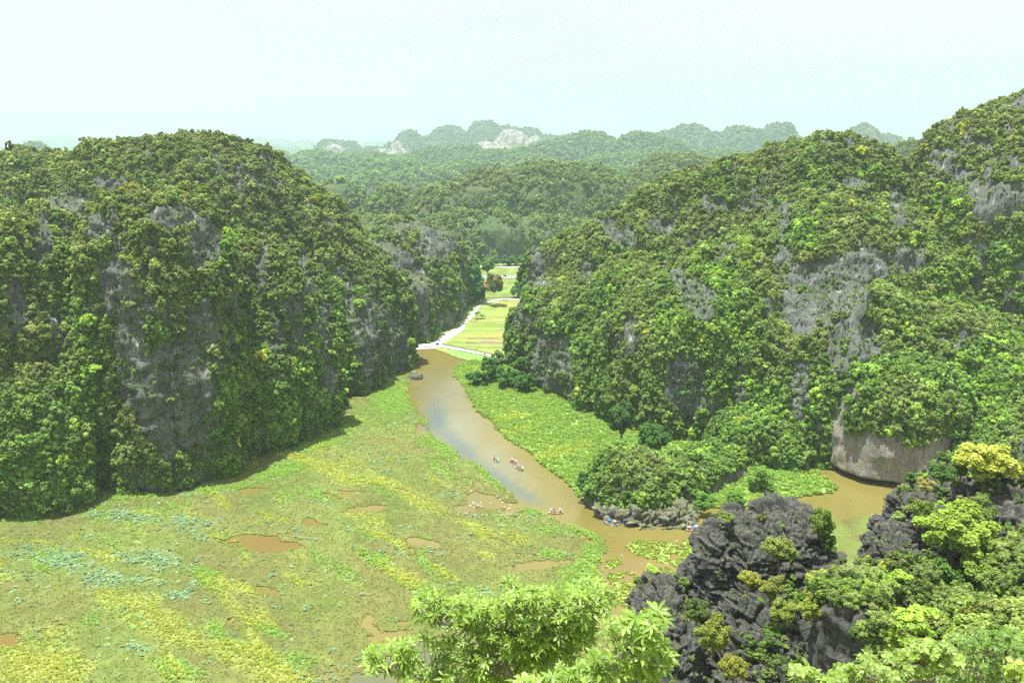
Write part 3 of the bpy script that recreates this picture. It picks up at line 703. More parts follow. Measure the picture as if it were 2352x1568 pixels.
BANKR = [(1130, 830), (1090, 828), (1048, 843), (1040, 862), (1056, 876), (1074, 905), (1090, 938), (1122, 962), (1145, 990), (1168, 1008), (1204, 1032), (1242, 1066), (1292, 1104), (1330, 1142), (1372, 1170)]
PR = ground_poly(BANKR + [(1420, 1160), (1540, 1120), (1600, 1172), (1650, 1166), (1700, 1166), (1728, 1162), (1760, 1156), (1812, 1148), (1858, 1138), (1905, 1132), (1925, 1118), (1890, 1090), (1700, 1000), (1500, 900), (1300, 850)])
PQ = ground_poly([(1886, 1188), (1930, 1192), (1962, 1186), (2000, 1182), (2060, 1200), (2080, 1400), (1940, 1420), (1850, 1330)])
PF = [ground_poly(p) for p in ([(1440, 1252), (1462, 1243), (1500, 1246), (1560, 1250), (1605, 1236), (1660, 1230), (1660, 1320), (1560, 1300), (1490, 1282), (1450, 1270)],
                               [(1395, 1300), (1408, 1286), (1432, 1284), (1436, 1296), (1412, 1308)],
                               [(1400, 1318), (1430, 1310), (1480, 1318), (1530, 1300), (1560, 1330), (1480, 1380), (1420, 1400), (1400, 1360)])]
HOLES = [(605, 1247, 66, 13, -6), (640, 1256, 45, 8, -12), (842, 1173, 24, 8, 2), (815, 1172, 10, 6, 0), (1125, 1150, 52, 18, -12), (1080, 1168, 26, 12, 0), (1205, 1165, 42, 11, 12), (965, 1252, 38, 9, -8), (1235, 1300, 34, 14, 5), (1285, 1290, 20, 8, 0), (628, 1356, 26, 9, -15),
         (8, 1478, 42, 20, 0), (905, 1448, 46, 11, 8), (870, 1425, 28, 9, -25), (962, 985, 18, 14, -40), (575, 1126, 26, 7, 0), (735, 1202, 26, 6, -20), (800, 1130, 24, 4, -10), (520, 1252, 26, 6, -25),
         (760, 1140, 22, 3, -10), (1020, 1060, 22, 3, -30), (1100, 1110, 26, 4, -35), (1060, 1092, 22, 4, -35), (1150, 1240, 30, 3, -20), (1340, 1238, 30, 4, -25), (905, 1130, 22, 3, 0), (860, 1570, 70, 42, 20), (990, 1500, 60, 30, 0)]
YEL_P = [(760, 1080, 120, 22, -18), (900, 1125, 90, 20, -25), (985, 1165, 60, 20, -25), (560, 1350, 70, 18, -20), (1110, 1225, 75, 17, -22), (1180, 1230, 40, 12, -28), (640, 1190, 45, 10, -20), (840, 1195, 70, 12, -20), (95, 1540, 150, 55, -5), (330, 1395, 120, 48, -25), (420, 1440, 100, 40, -30), (560, 1500, 110, 40, -20), (640, 1545, 120, 40, -10),
         (930, 1320, 60, 15, -25), (500, 1240, 40, 10, -10), (1120, 1275, 28, 9, -10), (700, 1060, 120, 14, -20), (240, 1270, 60, 14, -5), (330, 1180, 50, 8, -5), (620, 1410, 60, 16, -30), (560, 1280, 40, 12, -20), (20, 1330, 60, 14, 0), (860, 1230, 50, 9, -20), (1240, 1395, 40, 8, 0), (700, 1330, 40, 8, -30), (60, 1245, 80, 8, -5), (1020, 1320, 50, 12, -25), (1210, 985, 60, 8, 10), (1290, 1040, 80, 14, 15), (1180, 960, 50, 9, 10), (1500, 1250, 60, 6, 0)]
BLUE_P = [(130, 1290, 150, 28, -6), (40, 1330, 90, 24, -8), (250, 1330, 110, 24, -8), (420, 1205, 75, 24, -5), (455, 1235, 34, 22, -15), (300, 1490, 55, 22, -10), (300, 1185, 130, 18, -3), (905, 1303, 24, 8, 0), (360, 1290, 90, 30, -15), (930, 950, 38, 5, -5), (300, 1400, 80, 18, -20), (420, 1360, 70, 20, -10), (1180, 1160, 20, 5, 0)]
GRN_P = [(560, 1470, 90, 22, -30), (1010, 1030, 60, 20, -38), (1130, 1090, 60, 14, -38), (1230, 1180, 60, 8, -22), (1340, 1230, 60, 16, -20), (1360, 1270, 40, 40, 0), (1330, 1330, 70, 50, 0), (900, 920, 70, 60, 0), (760, 1000, 110, 22, 20), (200, 1150, 260, 16, 8), (500, 1120, 90, 16, 5), (640, 1080, 90, 20, 15), (870, 1290, 60, 10, -28), (1000, 1310, 60, 12, -28), (960, 1345, 60, 12, -25), (730, 1030, 90, 10, 12), (480, 1330, 60, 20, -20), (1260, 1270, 30, 14, -25), (410, 1540, 60, 26, 0), (640, 1440, 60, 14, -30)]
def blobs(px, py, L, soft=.5):
    o = np.zeros(px.shape)
    for x, y, a, b, r in L:
        c, s = math.cos(R(-r)), math.sin(R(-r)); u, w = px - x, py - y
        o = np.maximum(o, np.clip((1.25 - np.sqrt(((u * c + w * s) / a) ** 2 + ((-u * s + w * c) / b) ** 2)) / soft, 0, 1))
    return o
C_OL, C_OL2, C_YE, C_YE2, C_GR, C_GR2, C_BL, C_MUD = (np.array(c) for c in ((.135, .180, .045), (.178, .215, .058), (.30, .375, .075), (.35, .385, .11), (.22, .34, .075), (.18, .30, .09), (.19, .33, .19), (.18, .135, .055)))
def marsh_fields(x, y):
    """what grows where: weights of yellow grass, lotus, fresh green, open water"""
    wx, wy = 5 * fbm(x / 14, y / 14, None, 3, 5), 5 * fbm(x / 14, y / 14, None, 3, 6)
    px, py = PROJ(x + wx, y + wy)
    u, w = x * .80 + y * .60, -x * .60 + y * .80
    st = fbm(u / 5, w / 26, None, 4, 21); fine = fbm(x / 3.2, y / 3.2, None, 4, 22)
    ye = np.clip(blobs(px, py, YEL_P, .7) + .55 * st + .65 * fine - .25, 0, 1) ** .8
    ye = np.maximum(ye, np.clip((st - .30) * 3.5, 0, .8))
    bl = np.clip(blobs(px, py, BLUE_P, 1.25) + 1.0 * fine - .30, 0, 1)
    gr = np.clip(blobs(px, py, GRN_P, .7) * 1.15 + .5 * st + .6 * fine - .15, 0, 1)
    gr = np.maximum(gr, np.clip((fbm(u / 9, w / 18, None, 3, 33) - .22) * 4, 0, .7))
    ho = np.maximum(blobs(px, py, HOLES, .5) + .75 * fine + .3 * st, (fbm(x / 4, y / 5, None, 4, 51) - .55) * 3)
    return ye, bl, gr, ho, fine, st
def sheet(x0, x1, y0, y1, res, z, name, mat, inside_fn, col_fn, label):
    xs, ys = np.arange(x0, x1, res), np.arange(y0, y1, res)
    X, Y = np.meshgrid(xs, ys); x, y = X.ravel(), Y.ravel()
    jx, jy = 2.2 * fbm(x / 7, y / 7, None, 4, 1), 2.2 * fbm(x / 7, y / 7, None, 4, 2)
    keep = inside_fn(x + jx, y + jy, x, y)
    K = keep.reshape(X.shape); n = len(xs)
    cf = K[:-1, :-1] & K[1:, :-1] & K[:-1, 1:] & K[1:, 1:]
    j, i = np.nonzero(cf)
    F = np.stack([j * n + i, j * n + i + 1, (j + 1) * n + i + 1, (j + 1) * n + i], 1)
    used, inv = np.unique(F.ravel(), return_inverse=True)
    x, y = x[used], y[used]; F = inv.reshape(F.shape)
    zz = z + .10 * fbm(x / 1.3, y / 1.3, None, 3, 8)
    C = col_fn(x, y)
    C4 = np.concatenate([C, np.ones((len(C), 1))], 1).astype(np.float32)
    o = struct(name, np.stack([x, y, zz], 1), F, mat, label, True, attrs={'growth': ('FLOAT_COLOR', C4)})
    return o, x, y
t = NT('marsh_growth')
a = t.n('ShaderNodeAttribute', attribute_type='GEOMETRY', attribute_name='growth')
f = t.noise(t.pos((2.2, 1.6, 1)), 1, 4, .7)
c = t.mix(1.0, a.outputs['Color'], t.ramp(f, [(.3, .62), (.5, 1.0), (.7, 1.3)]), 'MULTIPLY')
bp = t.n('ShaderNodeBump', {'Height': f, 'Strength': .5, 'Distance': .3})
M_MARSH = t.finish(t.n('ShaderNodeBsdfPrincipled', {'Base Color': c, 'Roughness': .9, 'Specular IOR Level': .1, 'Normal': bp.outputs[0]}).outputs[0])

def marsh_in(xj, yj, x, y):
    ok = inpoly(xj, yj, PM)
    ho = marsh_fields(x, y)[3]
    return ok & (ho + .5 * fbm(x / 1.7, y / 1.7, None, 2, 52) < .55)
def marsh_col(x, y):
    ye, bl, gr, ho, fine, st = marsh_fields(x, y)
    n = len(x); q = np.clip(.5 + .9 * fine + .5 * st, 0, 1)
    C = mixc(np.tile(C_OL, (n, 1)), np.tile(C_OL2, (n, 1)), q)
    C = mixc(C, mixc(np.tile(C_GR2, (n, 1)), np.tile(C_GR, (n, 1)), q), gr * .9)
    C = mixc(C, mixc(np.tile(C_YE, (n, 1)), np.tile(C_YE2, (n, 1)), np.clip(.5 + fine * 1.2, 0, 1)), ye * .85)
    C = mixc(C, np.tile(C_BL, (n, 1)), bl * .45 * (1 - ye * .5))
    C = mixc(C, np.tile(np.array((.165, .150, .055)), (n, 1)), np.clip(.25 + 1.1 * fbm(x / 16, y / 22, None, 4, 47), 0, .55) * (1 - np.maximum(ye, gr)))
    C = C * (.90 + .22 * fbm(x / 20, y / 26, None, 3, 44) + .25 * fbm(x / 1.6, y / 2.2, None, 3, 45))[:, None]
    C = mixc(C, np.tile(C_MUD, (n, 1)), np.clip((ho - .25) * 3, 0, .85))
    return C
marsh, mx_, my_ = sheet(-330, 70, 118, 452, .65, .16, 'marsh', M_MARSH, marsh_in, marsh_col, 'broad flooded marsh of green and yellow growth left of the river')
def bank_in(xj, yj, x, y): return inpoly(xj, yj, PR)
def bank_col(x, y):
    ye, bl, gr, ho, fine, st = marsh_fields(x, y); n = len(x); q = np.clip(.5 + 1.1 * fine, 0, 1)
    C = mixc(np.tile(C_GR2, (n, 1)), np.tile(C_GR, (n, 1)), q)
    return mixc(C, np.tile(C_YE, (n, 1)), np.clip(ye * .8 + .6 * st, 0, .8)) * 1.35
bank, bx_, by_ = sheet(-45, 130, 235, 455, .8, .25, 'river_bank', M_MARSH, bank_in, bank_col, 'bright green grassy bank right of the river')
def q_col(x, y):
    n = len(x); q = np.clip(.5 + 1.2 * fbm(x / 3, y / 3, None, 4, 61), 0, 1)
    return .72 * mixc(mixc(np.tile(C_OL2, (n, 1)), np.tile(C_MUD * .9, (n, 1)), np.clip(.4 + 1.2 * fbm(x / 8, y / 6, None, 3, 62), 0, .7)), np.tile(C_GR, (n, 1)), q * .6)
sheet(60, 150, 120, 268, .6, .12, 'mudflat', M_MARSH, lambda xj, yj, x, y: inpoly(xj, yj, PQ), q_col, 'olive mudflat between the two dark outcrops')
def fl_in(xj, yj, x, y):
    k = np.zeros(x.shape, bool)
    for p in PF: k |= inpoly(xj, yj, p)
    return k & (fbm(x / 2.4, y / 2.4, None, 4, 71) > -.22)
def fl_col(x, y):
    n = len(x); q = np.clip(.5 + 1.2 * fbm(x / 2, y / 2, None, 4, 63), 0, 1)
    return mixc(np.tile(C_GR, (n, 1)), np.tile(C_YE, (n, 1)), q)
float_, fx_, fy_ = sheet(20, 75, 160, 245, .45, .06, 'floating_weed', M_MARSH, fl_in, fl_col, 'patchy mats of yellow green floating weed in the brown shallows')
float_['kind'] = 'stuff'; float_['category'] = 'floating weed'

# far bank, rice fields, slope fields, tracks
SHORE = [(880, 797), (934, 800), (1000, 803), (1020, 812), (1040, 820), (1075, 830), (1110, 833), (1180, 842)]
PN = ground_poly(SHORE + [(1260, 830), (1260, 690), (800, 690), (800, 797)])
sheet(-190, 60, 425, 700, 1.2, .30, 'river_bank', M_MARSH, lambda xj, yj, x, y: inpoly(x + (xj - x) * .3, y + (yj - y) * .3, PN),
      lambda x, y: mixc(mixc(np.tile(C_GR2, (len(x), 1)), np.tile(C_GR, (len(x), 1)), np.clip(.5 + fbm(x / 4, y / 4, None, 3, 80), 0, 1)), np.tile(C_YE2, (len(x), 1)), np.clip(fbm(x / 9, y / 9, None, 3, 81) * 1.4, 0, .6)), 'green far bank behind the landing')
PRI = ground_poly([(1012, 791), (1069, 756), (1070, 744), (1093, 722), (1106, 702), (1140, 692), (1190, 690), (1240, 700), (1240, 830), (1129, 813), (1047, 797)])
def rice_in(xj, yj, x, y):
    b = fbm(x / 30, y / 5, None, 3, 90)
    w = (np.exp(-((y - 492) / 4) ** 2) + .8 * np.exp(-((y - 505) / 2.5) ** 2) + .5 * np.exp(-((y - 478) / 2.5) ** 2) + .5 * np.exp(-((y - 540) / 3) ** 2)) * (x > -27) + fbm(x / 5, y / 2.5, None, 3, 92) * .8
    return inpoly(x, y, PRI) & (w < .72)
def rice_col(x, y):
    n = len(x); y = y + 9 * fbm(x / 14, y / 14, None, 3, 99); b = fbm(x / 45, y / 3.2, None, 3, 90); d = fbm(x / 5, y / 2, None, 3, 91)
    C = mixc(np.tile(C_OL2 * .95, (n, 1)), np.tile(C_GR, (n, 1)), np.clip(.5 + 1.8 * b + .4 * d, 0, 1))
    C = mixc(C, np.tile(C_YE, (n, 1)), np.clip((fbm(x / 60, y / 2.4, None, 3, 95) * 2.4 + .4 * d), 0, 1))
    return mixc(C, np.tile(np.array((.33, .24, .09)), (n, 1)), np.clip((fbm(x / 40, y / 3, None, 2, 97) - .15) * 3, 0, .8))
paddy_water = [G(px, py, .42) for px, py in [(1012, 791), (1069, 756), (1106, 702), (1140, 692), (1190, 690), (1240, 700), (1240, 830), (1129, 813), (1047, 797)]]
t = NT('paddy_water')
M_PADDY = t.finish(t.n('ShaderNodeBsdfPrincipled', {'Base Color': (.20, .19, .12, 1), 'Roughness': .22, 'IOR': 1.33}).outputs[0])
struct('water', np.array(paddy_water), [tuple(range(len(paddy_water)))], M_PADDY, 'standing water between the rice rows')
sheet(-60, 40, 440, 690, .8, .52, 'rice_field', M_MARSH, rice_in, rice_col, 'striped yellow and green rice field beyond the river')
PU = ground_poly([(1090, 684), (1260, 684), (1260, 560), (1080, 560)])
sheet(-45, 45, 640, 1100, 1.6, .40, 'field', M_MARSH, lambda xj, yj, x, y: inpoly(x, y, PU),
      lambda x, y: mixc(mixc(np.tile(C_OL * .95, (len(x), 1)), np.tile(C_OL2, (len(x), 1)), np.clip(.5 + 1.2 * fbm(x / 6, y / 14, None, 4, 83), 0, 1)), np.tile(C_GR, (len(x), 1)), np.clip(fbm(x / 10, y / 20, None, 3, 84) * 1.5 + .1, 0, .8)), 'olive grass field crossed by the road')
t = NT('concrete')
c = t.mix(t.noise(t.pos((.4, .4, 1)), 1, 4), (.44, .42, .39), (.58, .56, .52))
M_CONC = t.finish(t.n('ShaderNodeBsdfPrincipled', {'Base Color': c, 'Roughness': .85}).outputs[0])
def strip(name, A, B, z, label, th=.12):
    MBk = MB(); a = [G(px, py, z) for px, py in A]; b = [G(px, py, z) for px, py in B]
    V = [p for pr in zip(a, b) for p in pr]; n = len(V)
    V += [p - np.array((0, 0, th)) for p in V]
    F = []
    for i in range(len(a) - 1):
        k = 2 * i; F += [(k, k + 1, k + 3, k + 2), (k + n, k + n + 2, k + n + 3, k + n + 1), (k, k + 2, k + 2 + n, k + n), (k + 1, k + 1 + n, k + 3 + n, k + 3)]
    MBk.add(V, F); o = MBk.build(name, M_CONC); o['kind'] = 'structure'; o['label'] = label; return o
strip('path', [(925, 789), (960, 787), (997, 781), (1000, 774), (1036, 759), (1056, 752), (1057, 743), (1083, 719), (1095, 703.3), (1136, 687.6), (1155, 685.5), (1188, 685.7), (1230, 688)],
      [(925, 797), (960, 797), (1006, 794), (1022, 785), (1046, 770), (1067, 755.5), (1068, 744.4), (1091, 722.5), (1103.6, 702.5), (1138, 691.4), (1155, 688), (1188, 688.8), (1230, 691)], .62, 'pale concrete path curving from the landing along the cliff foot')
strip('path', [(1008, 790.5), (1047, 798), (1102, 809.5), (1129, 815.3), (1180, 826)], [(1000, 795.5), (1047, 802.5), (1102, 813.2), (1129, 818.8), (1180, 830)], .66, 'narrow pale path branching right along the rice field')
strip('road', [(1060, 632.4), (1140, 632.6), (1230, 632.6)], [(1060, 637.4), (1140, 637.6), (1230, 637.4)], .6, 'pale road crossing the valley behind the gap')
strip('road', [(1060, 610), (1140, 611.2), (1175, 612.8), (1240, 610.8)], [(1060, 612.4), (1140, 613.2), (1175, 614.8), (1240, 612.4)], .6, 'farther pale lane under the round trees')
strip('quay', [(930, 797.3), (960, 797.6), (1003, 797.2)], [(930, 801.5), (960, 801.5), (1003, 799.8)], .45, 'low stone landing step on the water', .5)

# ------------------------------------------------------------------ plants on the hills
rgv = np.random.default_rng(77)
pL = hill_plants(left, 1.15, .96, rgv, lush=.50, rocky=.40, seed=1, bare_key='left')
pM = hill_plants(mid, .75, 1.08, rgv, lush=.55, rocky=.46, seed=2, zl=50, bare_key='mid')
pR = hill_plants([d for i, d in enumerate(right) if i != 17], 1.12, .98, rgv, lush=.55, rocky=.36, seed=3, bright=.03, bare_key='right', others=[right[17]])
pc = hill_plants([right[17]], .9, 1.25, rgv, lush=.8, rocky=.0, seed=4, others=[d for i, d in enumerate(right) if i != 17])
k = (pc['P'][:, 2] > 17 + 7.5 * fbm(pc['P'][:, 0] / 8, pc['P'][:, 1] / 8, None, 3, 4)); pc = {a: b[k] for a, b in pc.items()}
pX = hill_plants(rfar, .85, 1.08, rgv, lush=.5, rocky=.42, seed=5, bright=.05, bare_key='rfar', zl=80, others=right)
pC = hill_plants(cen, .17, 2.0, rgv, lush=.38, rocky=.40, seed=6, zl=70, bare_key='cen')
pI = hill_plants(isle[:5], 1.1, .95, rgv, lush=.45, rocky=.34, seed=7, zl=16, bright=.12)
kk = pI['P'][:, 2] > 3.9 + 1.2 * fbm(pI['P'][:, 0] / 4, pI['P'][:, 1] / 4, None, 3, 14); pI = {a: b[kk] for a, b in pI.items()}
p1 = hill_plants(rg1, .026, 3.8, rgv, lush=.85, rocky=.22, seed=8, protos=4, zl=160, cl_scale=5)

p2 = hill_plants(rg2, .014, 4.2, rgv, lush=.5, rocky=.25, seed=9, protos=4, zl=300, cl_scale=6)
# the hill's surfaces as a coarse depth picture, to know which plants stand in sight
ZB = np.full((200, 300), 1e9)
for g_ in (left, mid, right, rfar, isle, fg, fg2, fg3, near):
    for d in g_:
        v_ = d['V']; v_ = v_[v_[:, 1] > 5]; f_ = v_[:, 1] * cp - (v_[:, 2] - CAMH) * sp; X_, Y_ = PROJ(v_[:, 0], v_[:, 1], v_[:, 2])
        xi, yi = (X_ / 2352 * 300).astype(int), (Y_ / 1568 * 200).astype(int); ok = (xi >= 0) & (xi < 300) & (yi >= 0) & (yi < 200)
        np.minimum.at(ZB, (yi[ok], xi[ok]), f_[ok])
def pull(pts, protos, want, name, cat, label, group):
    """turns the plants that show largest into objects of their own, copies sharing the meshes"""
    P = pts['P'] + np.array((0, 0, .3)) * pts['scl'][:, 2:3]; f_ = P[:, 1] * cp - (P[:, 2] - CAMH) * sp; X_, Y_ = PROJ(P[:, 0], P[:, 1], P[:, 2])
    xi, yi = np.clip((X_ / 2352 * 300).astype(int), 0, 299), np.clip((Y_ / 1568 * 200).astype(int), 0, 199)
    vis = (X_ > 15) & (X_ < 2337) & (Y_ > 20) & (Y_ < 1545) & (f_ < ZB[yi, xi] + .012 * f_ + 1.0)
    score = np.where(vis, pts['scl'][:, 0] / f_, -1)
    ix = np.argsort(-score)[:want * 4]; ix = ix[score[ix] > 0]
    VB = ('near the crest', 'high up', 'halfway up', 'low down', 'at the foot'); HB = ('at left edge', 'in left part', 'left of middle', 'right of middle', 'in right part', 'at right edge')
    qy = np.quantile(Y_[ix], (.2, .4, .6, .8)); qx = np.linspace(X_[ix].min(), X_[ix].max() + 1, 7)[1:-1]
    cells, got = {}, 0
    for i in ix:
        c_ = cells.setdefault((int(np.searchsorted(qy, Y_[i])), int(np.searchsorted(qx, X_[i]))), [])
        if len(c_) < 3 and got < want and all(abs(X_[i] - X_[j]) > 6 for j in c_): c_.append(i); got += 1
    sel = []
    for (v_, h_), c_ in cells.items():
        if not c_: continue
        c_ = sorted(c_, key=lambda i: X_[i]); w_ = {1: ('most prominent',), 2: ('left of two', 'right of two'), 3: ('leftmost of three', 'middle of three', 'rightmost of three')}[len(c_)]
        for q_, i in zip(w_, c_):
            o = bpy.data.objects.new(name, protos[int(pts['idx'][i])]); COL.objects.link(o)
            o.location = pts['P'][i].tolist(); o.rotation_euler = pts['rot'][i].tolist(); o.scale = pts['scl'][i].tolist(); o['tint'] = pts['tint'][i].tolist()
            tag(o, q_ + ' ' + label + ' ' + VB[v_] + ' ' + HB[h_], cat, group); sel.append(i)
    m_ = np.ones(len(P), bool); m_[np.array(sel, int)] = False
    return {a: b[m_] for a, b in pts.items()}
pL = pull(pL, BUSH, 80, 'hillside_tree', 'tree', 'large trees on the left hill', 'larger trees in the thicket of the left hill')
pR = pull(pR, BUSH, 80, 'hillside_tree', 'tree', 'large trees on the right hill', 'larger trees in the thicket of the right hill')
pI = pull(pI, BUSH, 40, 'bush', 'bush', 'large bushes on the river knoll', 'bushes on the low knoll')
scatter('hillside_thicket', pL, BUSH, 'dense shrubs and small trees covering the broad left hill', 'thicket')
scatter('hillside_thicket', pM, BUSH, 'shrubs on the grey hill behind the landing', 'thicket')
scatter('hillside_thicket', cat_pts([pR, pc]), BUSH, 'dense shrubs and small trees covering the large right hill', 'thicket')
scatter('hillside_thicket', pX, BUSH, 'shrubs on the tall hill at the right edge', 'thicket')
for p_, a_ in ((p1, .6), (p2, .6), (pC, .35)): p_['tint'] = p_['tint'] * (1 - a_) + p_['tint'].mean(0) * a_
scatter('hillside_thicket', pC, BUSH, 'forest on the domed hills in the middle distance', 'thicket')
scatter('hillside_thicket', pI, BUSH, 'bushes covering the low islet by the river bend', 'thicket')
scatter('woodland', p1, FAR, 'far woodland on the low ranges', 'woodland')
scatter('woodland', p2, FAR, 'faint woodland on the distant peaks', 'woodland')

# foreground outcrops: sparse shrubs, denser low down and to the right
def fg_plants(ds, dens, size, rg, cover, seed, tints=None, big=1.0):
    p = hill_plants(ds, dens, size, rg, lush=.5, rocky=1 - cover, seed=seed, protos=8, zl=60, bright=.18, big=big)
    return p
pf = fg_plants(fg, .9, .66, rgv, .40, 21)
kx, ky = PROJ(pf['P'][:, 0], pf['P'][:, 1], pf['P'][:, 2])
cover = .22 + .95 * np.clip((ky - 1300) / 260, 0, 1) + .5 * fbm(pf['P'][:, 0] / 3.5, pf['P'][:, 1] / 3.5, pf['P'][:, 2] / 3.5, 3, 9)
k = rgv.random(len(kx)) < cover
pf = {a: b[k] for a, b in pf.items()}
pf2 = fg_plants(fg2, 1.0, .85, rgv, .62, 22)
kx, ky = PROJ(pf2['P'][:, 0], pf2['P'][:, 1], pf2['P'][:, 2])
cover = .06 + 1.3 * np.clip((ky - 1190) / 130, 0, 1) + .7 * fbm(pf2['P'][:, 0] / 3.5, pf2['P'][:, 1] / 3.5, pf2['P'][:, 2] / 3.5, 3, 19)
k = rgv.random(len(kx)) < cover; pf2 = {a: b[k] for a, b in pf2.items()}
pf3 = fg_plants(fg3, 2.0, .8, rgv, .85, 23)
kx, ky = PROJ(pf3['P'][:, 0], pf3['P'][:, 1], pf3['P'][:, 2])
k = ~((kx < 1985 + 20 * np.sin(ky / 30)) & (ky > 1385)); pf3 = {a: b[k] for a, b in pf3.items()}
for p in (pf2, pf3): p['tint'] *= .86; p['tint'] += np.array((.0, .012, 0)); p['idx'] = rgv.integers(0, 4, len(p['idx']))
pf['idx'] = rgv.integers(0, 4, len(pf['idx'])); pf['tint'] *= .85
pf = pull(pf, FINE, 70, 'shrub', 'shrub', 'larger shrubs on the dark outcrop', 'shrubs between the rocks of the dark outcrop')
pf23 = pull(cat_pts([pf2, pf3]), FINE, 110, 'shrub', 'shrub', 'larger shrubs on lower right cliff', 'larger shrubs on lower right cliff')
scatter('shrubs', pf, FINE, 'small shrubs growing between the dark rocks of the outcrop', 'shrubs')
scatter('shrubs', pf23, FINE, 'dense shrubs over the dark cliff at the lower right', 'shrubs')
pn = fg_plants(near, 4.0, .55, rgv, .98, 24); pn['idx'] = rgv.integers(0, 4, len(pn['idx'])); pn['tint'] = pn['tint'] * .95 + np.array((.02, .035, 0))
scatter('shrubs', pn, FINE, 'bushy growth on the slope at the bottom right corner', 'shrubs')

# ------------------------------------------------------------------ marsh plants
def marsh_plants(x, y, dens_cells, kind_fn, name, label, cat, z=.15):
    n = len(x); m = int(n * dens_cells); ix = rgv.integers(0, n, m)
    X, Y = x[ix] + rgv.uniform(-.5, .5, m), y[ix] + rgv.uniform(-.5, .5, m)
    P = np.stack([X, Y, np.full(m, z)], 1)
    tint, s, idx, keep = kind_fn(X, Y)
    rot = np.stack([rgv.normal(0, .08, m), rgv.normal(0, .08, m), rgv.uniform(0, 6.28, m)], 1)
    d = dict(P=P, rot=rot, scl=s[:, None] * np.array((1, 1, 1)) * np.stack([np.ones(m), np.ones(m), rgv.uniform(.6, 1.3, m)], 1), tint=tint, idx=idx)
    return {a: b[keep] for a, b in d.items()}
def mk(x, y):
    ye, bl, gr, ho, fine, st = marsh_fields(x, y); n = len(x); q = rgv.random(n)
    T = mixc(np.tile(C_OL, (n, 1)), np.tile(C_OL2, (n, 1)), q)
    T = mixc(T, mixc(np.tile(C_GR2, (n, 1)), np.tile(C_GR, (n, 1)), q), gr)
    T = mixc(T, mixc(np.tile(C_YE, (n, 1)), np.tile(C_YE2, (n, 1)), q), ye)
    T = T * rgv.uniform(1.25, 1.65, n)[:, None] * (1 - .1 * ye[:, None])
    s = .22 + .2 * gr + .24 * ye + .1 * q + .5 * np.clip(gr - .6, 0, 1) * q
    isb = (rgv.random(n) < np.clip(bl * 1.0 - ye * .3 + .5 * np.clip(fine - .1, 0, 1) * (bl > 0), 0, .95)) | (rgv.random(n) < .008)
    T[isb] = mixc(np.tile(np.array((.22, .38, .20)), (isb.sum(), 1)), np.tile(np.array((.27, .40, .29)), (isb.sum(), 1)), rgv.random(isb.sum())) * rgv.uniform(.7, 1.3, isb.sum())[:, None]; s[isb] = rgv.uniform(.4, .85, isb.sum())
    idx = np.where(isb, rgv.integers(3, 5, n), rgv.integers(0, 3, n))
    keep = (rgv.random(n) < .30 + .70 * np.maximum(ye, gr)) | isb
    return T, s, idx, keep
scatter('marsh_plants', marsh_plants(mx_, my_, 1.5, mk, '', '', ''), TUFT + PADS, 'tussocks, reeds and lotus leaves growing in the left marsh', 'marsh plants')
def bk(x, y):
    ye, bl, gr, ho, fine, st = marsh_fields(x, y); n = len(x); q = rgv.random(n)
    T = mixc(np.tile(C_GR2, (n, 1)), np.tile(C_GR, (n, 1)), q); T = mixc(T, np.tile(C_YE, (n, 1)), np.clip(ye * .9 + .6 * st, 0, 1)) * rgv.uniform(1.05, 1.5, n)[:, None]
    return T, .7 + .5 * q, rgv.integers(0, 3, n), np.ones(n, bool)
scatter('bank_grass', marsh_plants(bx_, by_, .9, bk, '', '', '', .25), TUFT, 'tall fresh grass on the right river bank', 'grass')
def fk(x, y):
    n = len(x); q = rgv.random(n); return mixc(np.tile(C_GR, (n, 1)), np.tile(C_YE, (n, 1)), q), .3 + .35 * q, rgv.integers(0, 3, n), np.ones(n, bool)
scatter('weed_tufts', marsh_plants(fx_, fy_, .5, fk, '', '', '', .06), TUFT, 'small tufts standing in the floating weed', 'water weed')

# ------------------------------------------------------------------ single plants told apart
M_BARK = simple('bark', (.13, .10, .07), .9, .1, .35, 9)
M_BARK_PALE = simple('pale_bark', (.24, .20, .15), .85, .15, .3, 14)
BIG = [crown_mesh('tree_crown', 500 + i, lobes=[34, 44, 28][i], nq=[6500, 8000, 5200][i], qs=[.060, .055, .07][i], squash=[.85, .75, 1.0][i], spread=.9, lr=(.12, .27), core=.45) for i in range(3)]
def tree(name, label, px, py, Y, r, tint, cat='tree', proto=None, h=1.3, sq=1.0, group=None, k=0, drop=0.0):
    """crown centred where the photo shows it, trunk reaching down to what it grows on"""
    c = AT(px, py, Y); base = c - np.array((0, 0, r * h))
    e = empty(name, base); tag(e, label, cat, group)
    pm = proto or BIG[k % 3]
    o = put('crown', pm, e, (0, 0, r * h)); o.scale = (r, r * 1.05, r * sq); o.rotation_euler = (0, 0, (px * 7.3) % 6.28); o['tint'] = [float(x) for x in tint]
    m = MB(); q = random.Random(int(px * 13 + py))
    top = Vector((0, 0, r * h * .92)); b0 = Vector((0, 0, -drop - .4))
    fork = Vector((q.uniform(-.1, .1) * r, q.uniform(-.1, .1) * r, r * h * .45))
    m.tube([b0, b0.lerp(fork, .5) + Vector((.04 * r, 0, 0)), fork], [r * .085, r * .065, r * .05], 8)
    for j in range(5):
        a = j * 1.257 + q.random(); t = fork + Vector((math.cos(a) * r * .55, math.sin(a) * r * .55, r * (.45 + .3 * q.random())))
        m.tube([fork, fork.lerp(t, .5) + Vector((0, 0, -.05 * r)), t], [r * .04, r * .026, r * .01], 5)
    m.build('trunk', M_BARK, e)
    return e
T_ = lambda *a: tuple(a)
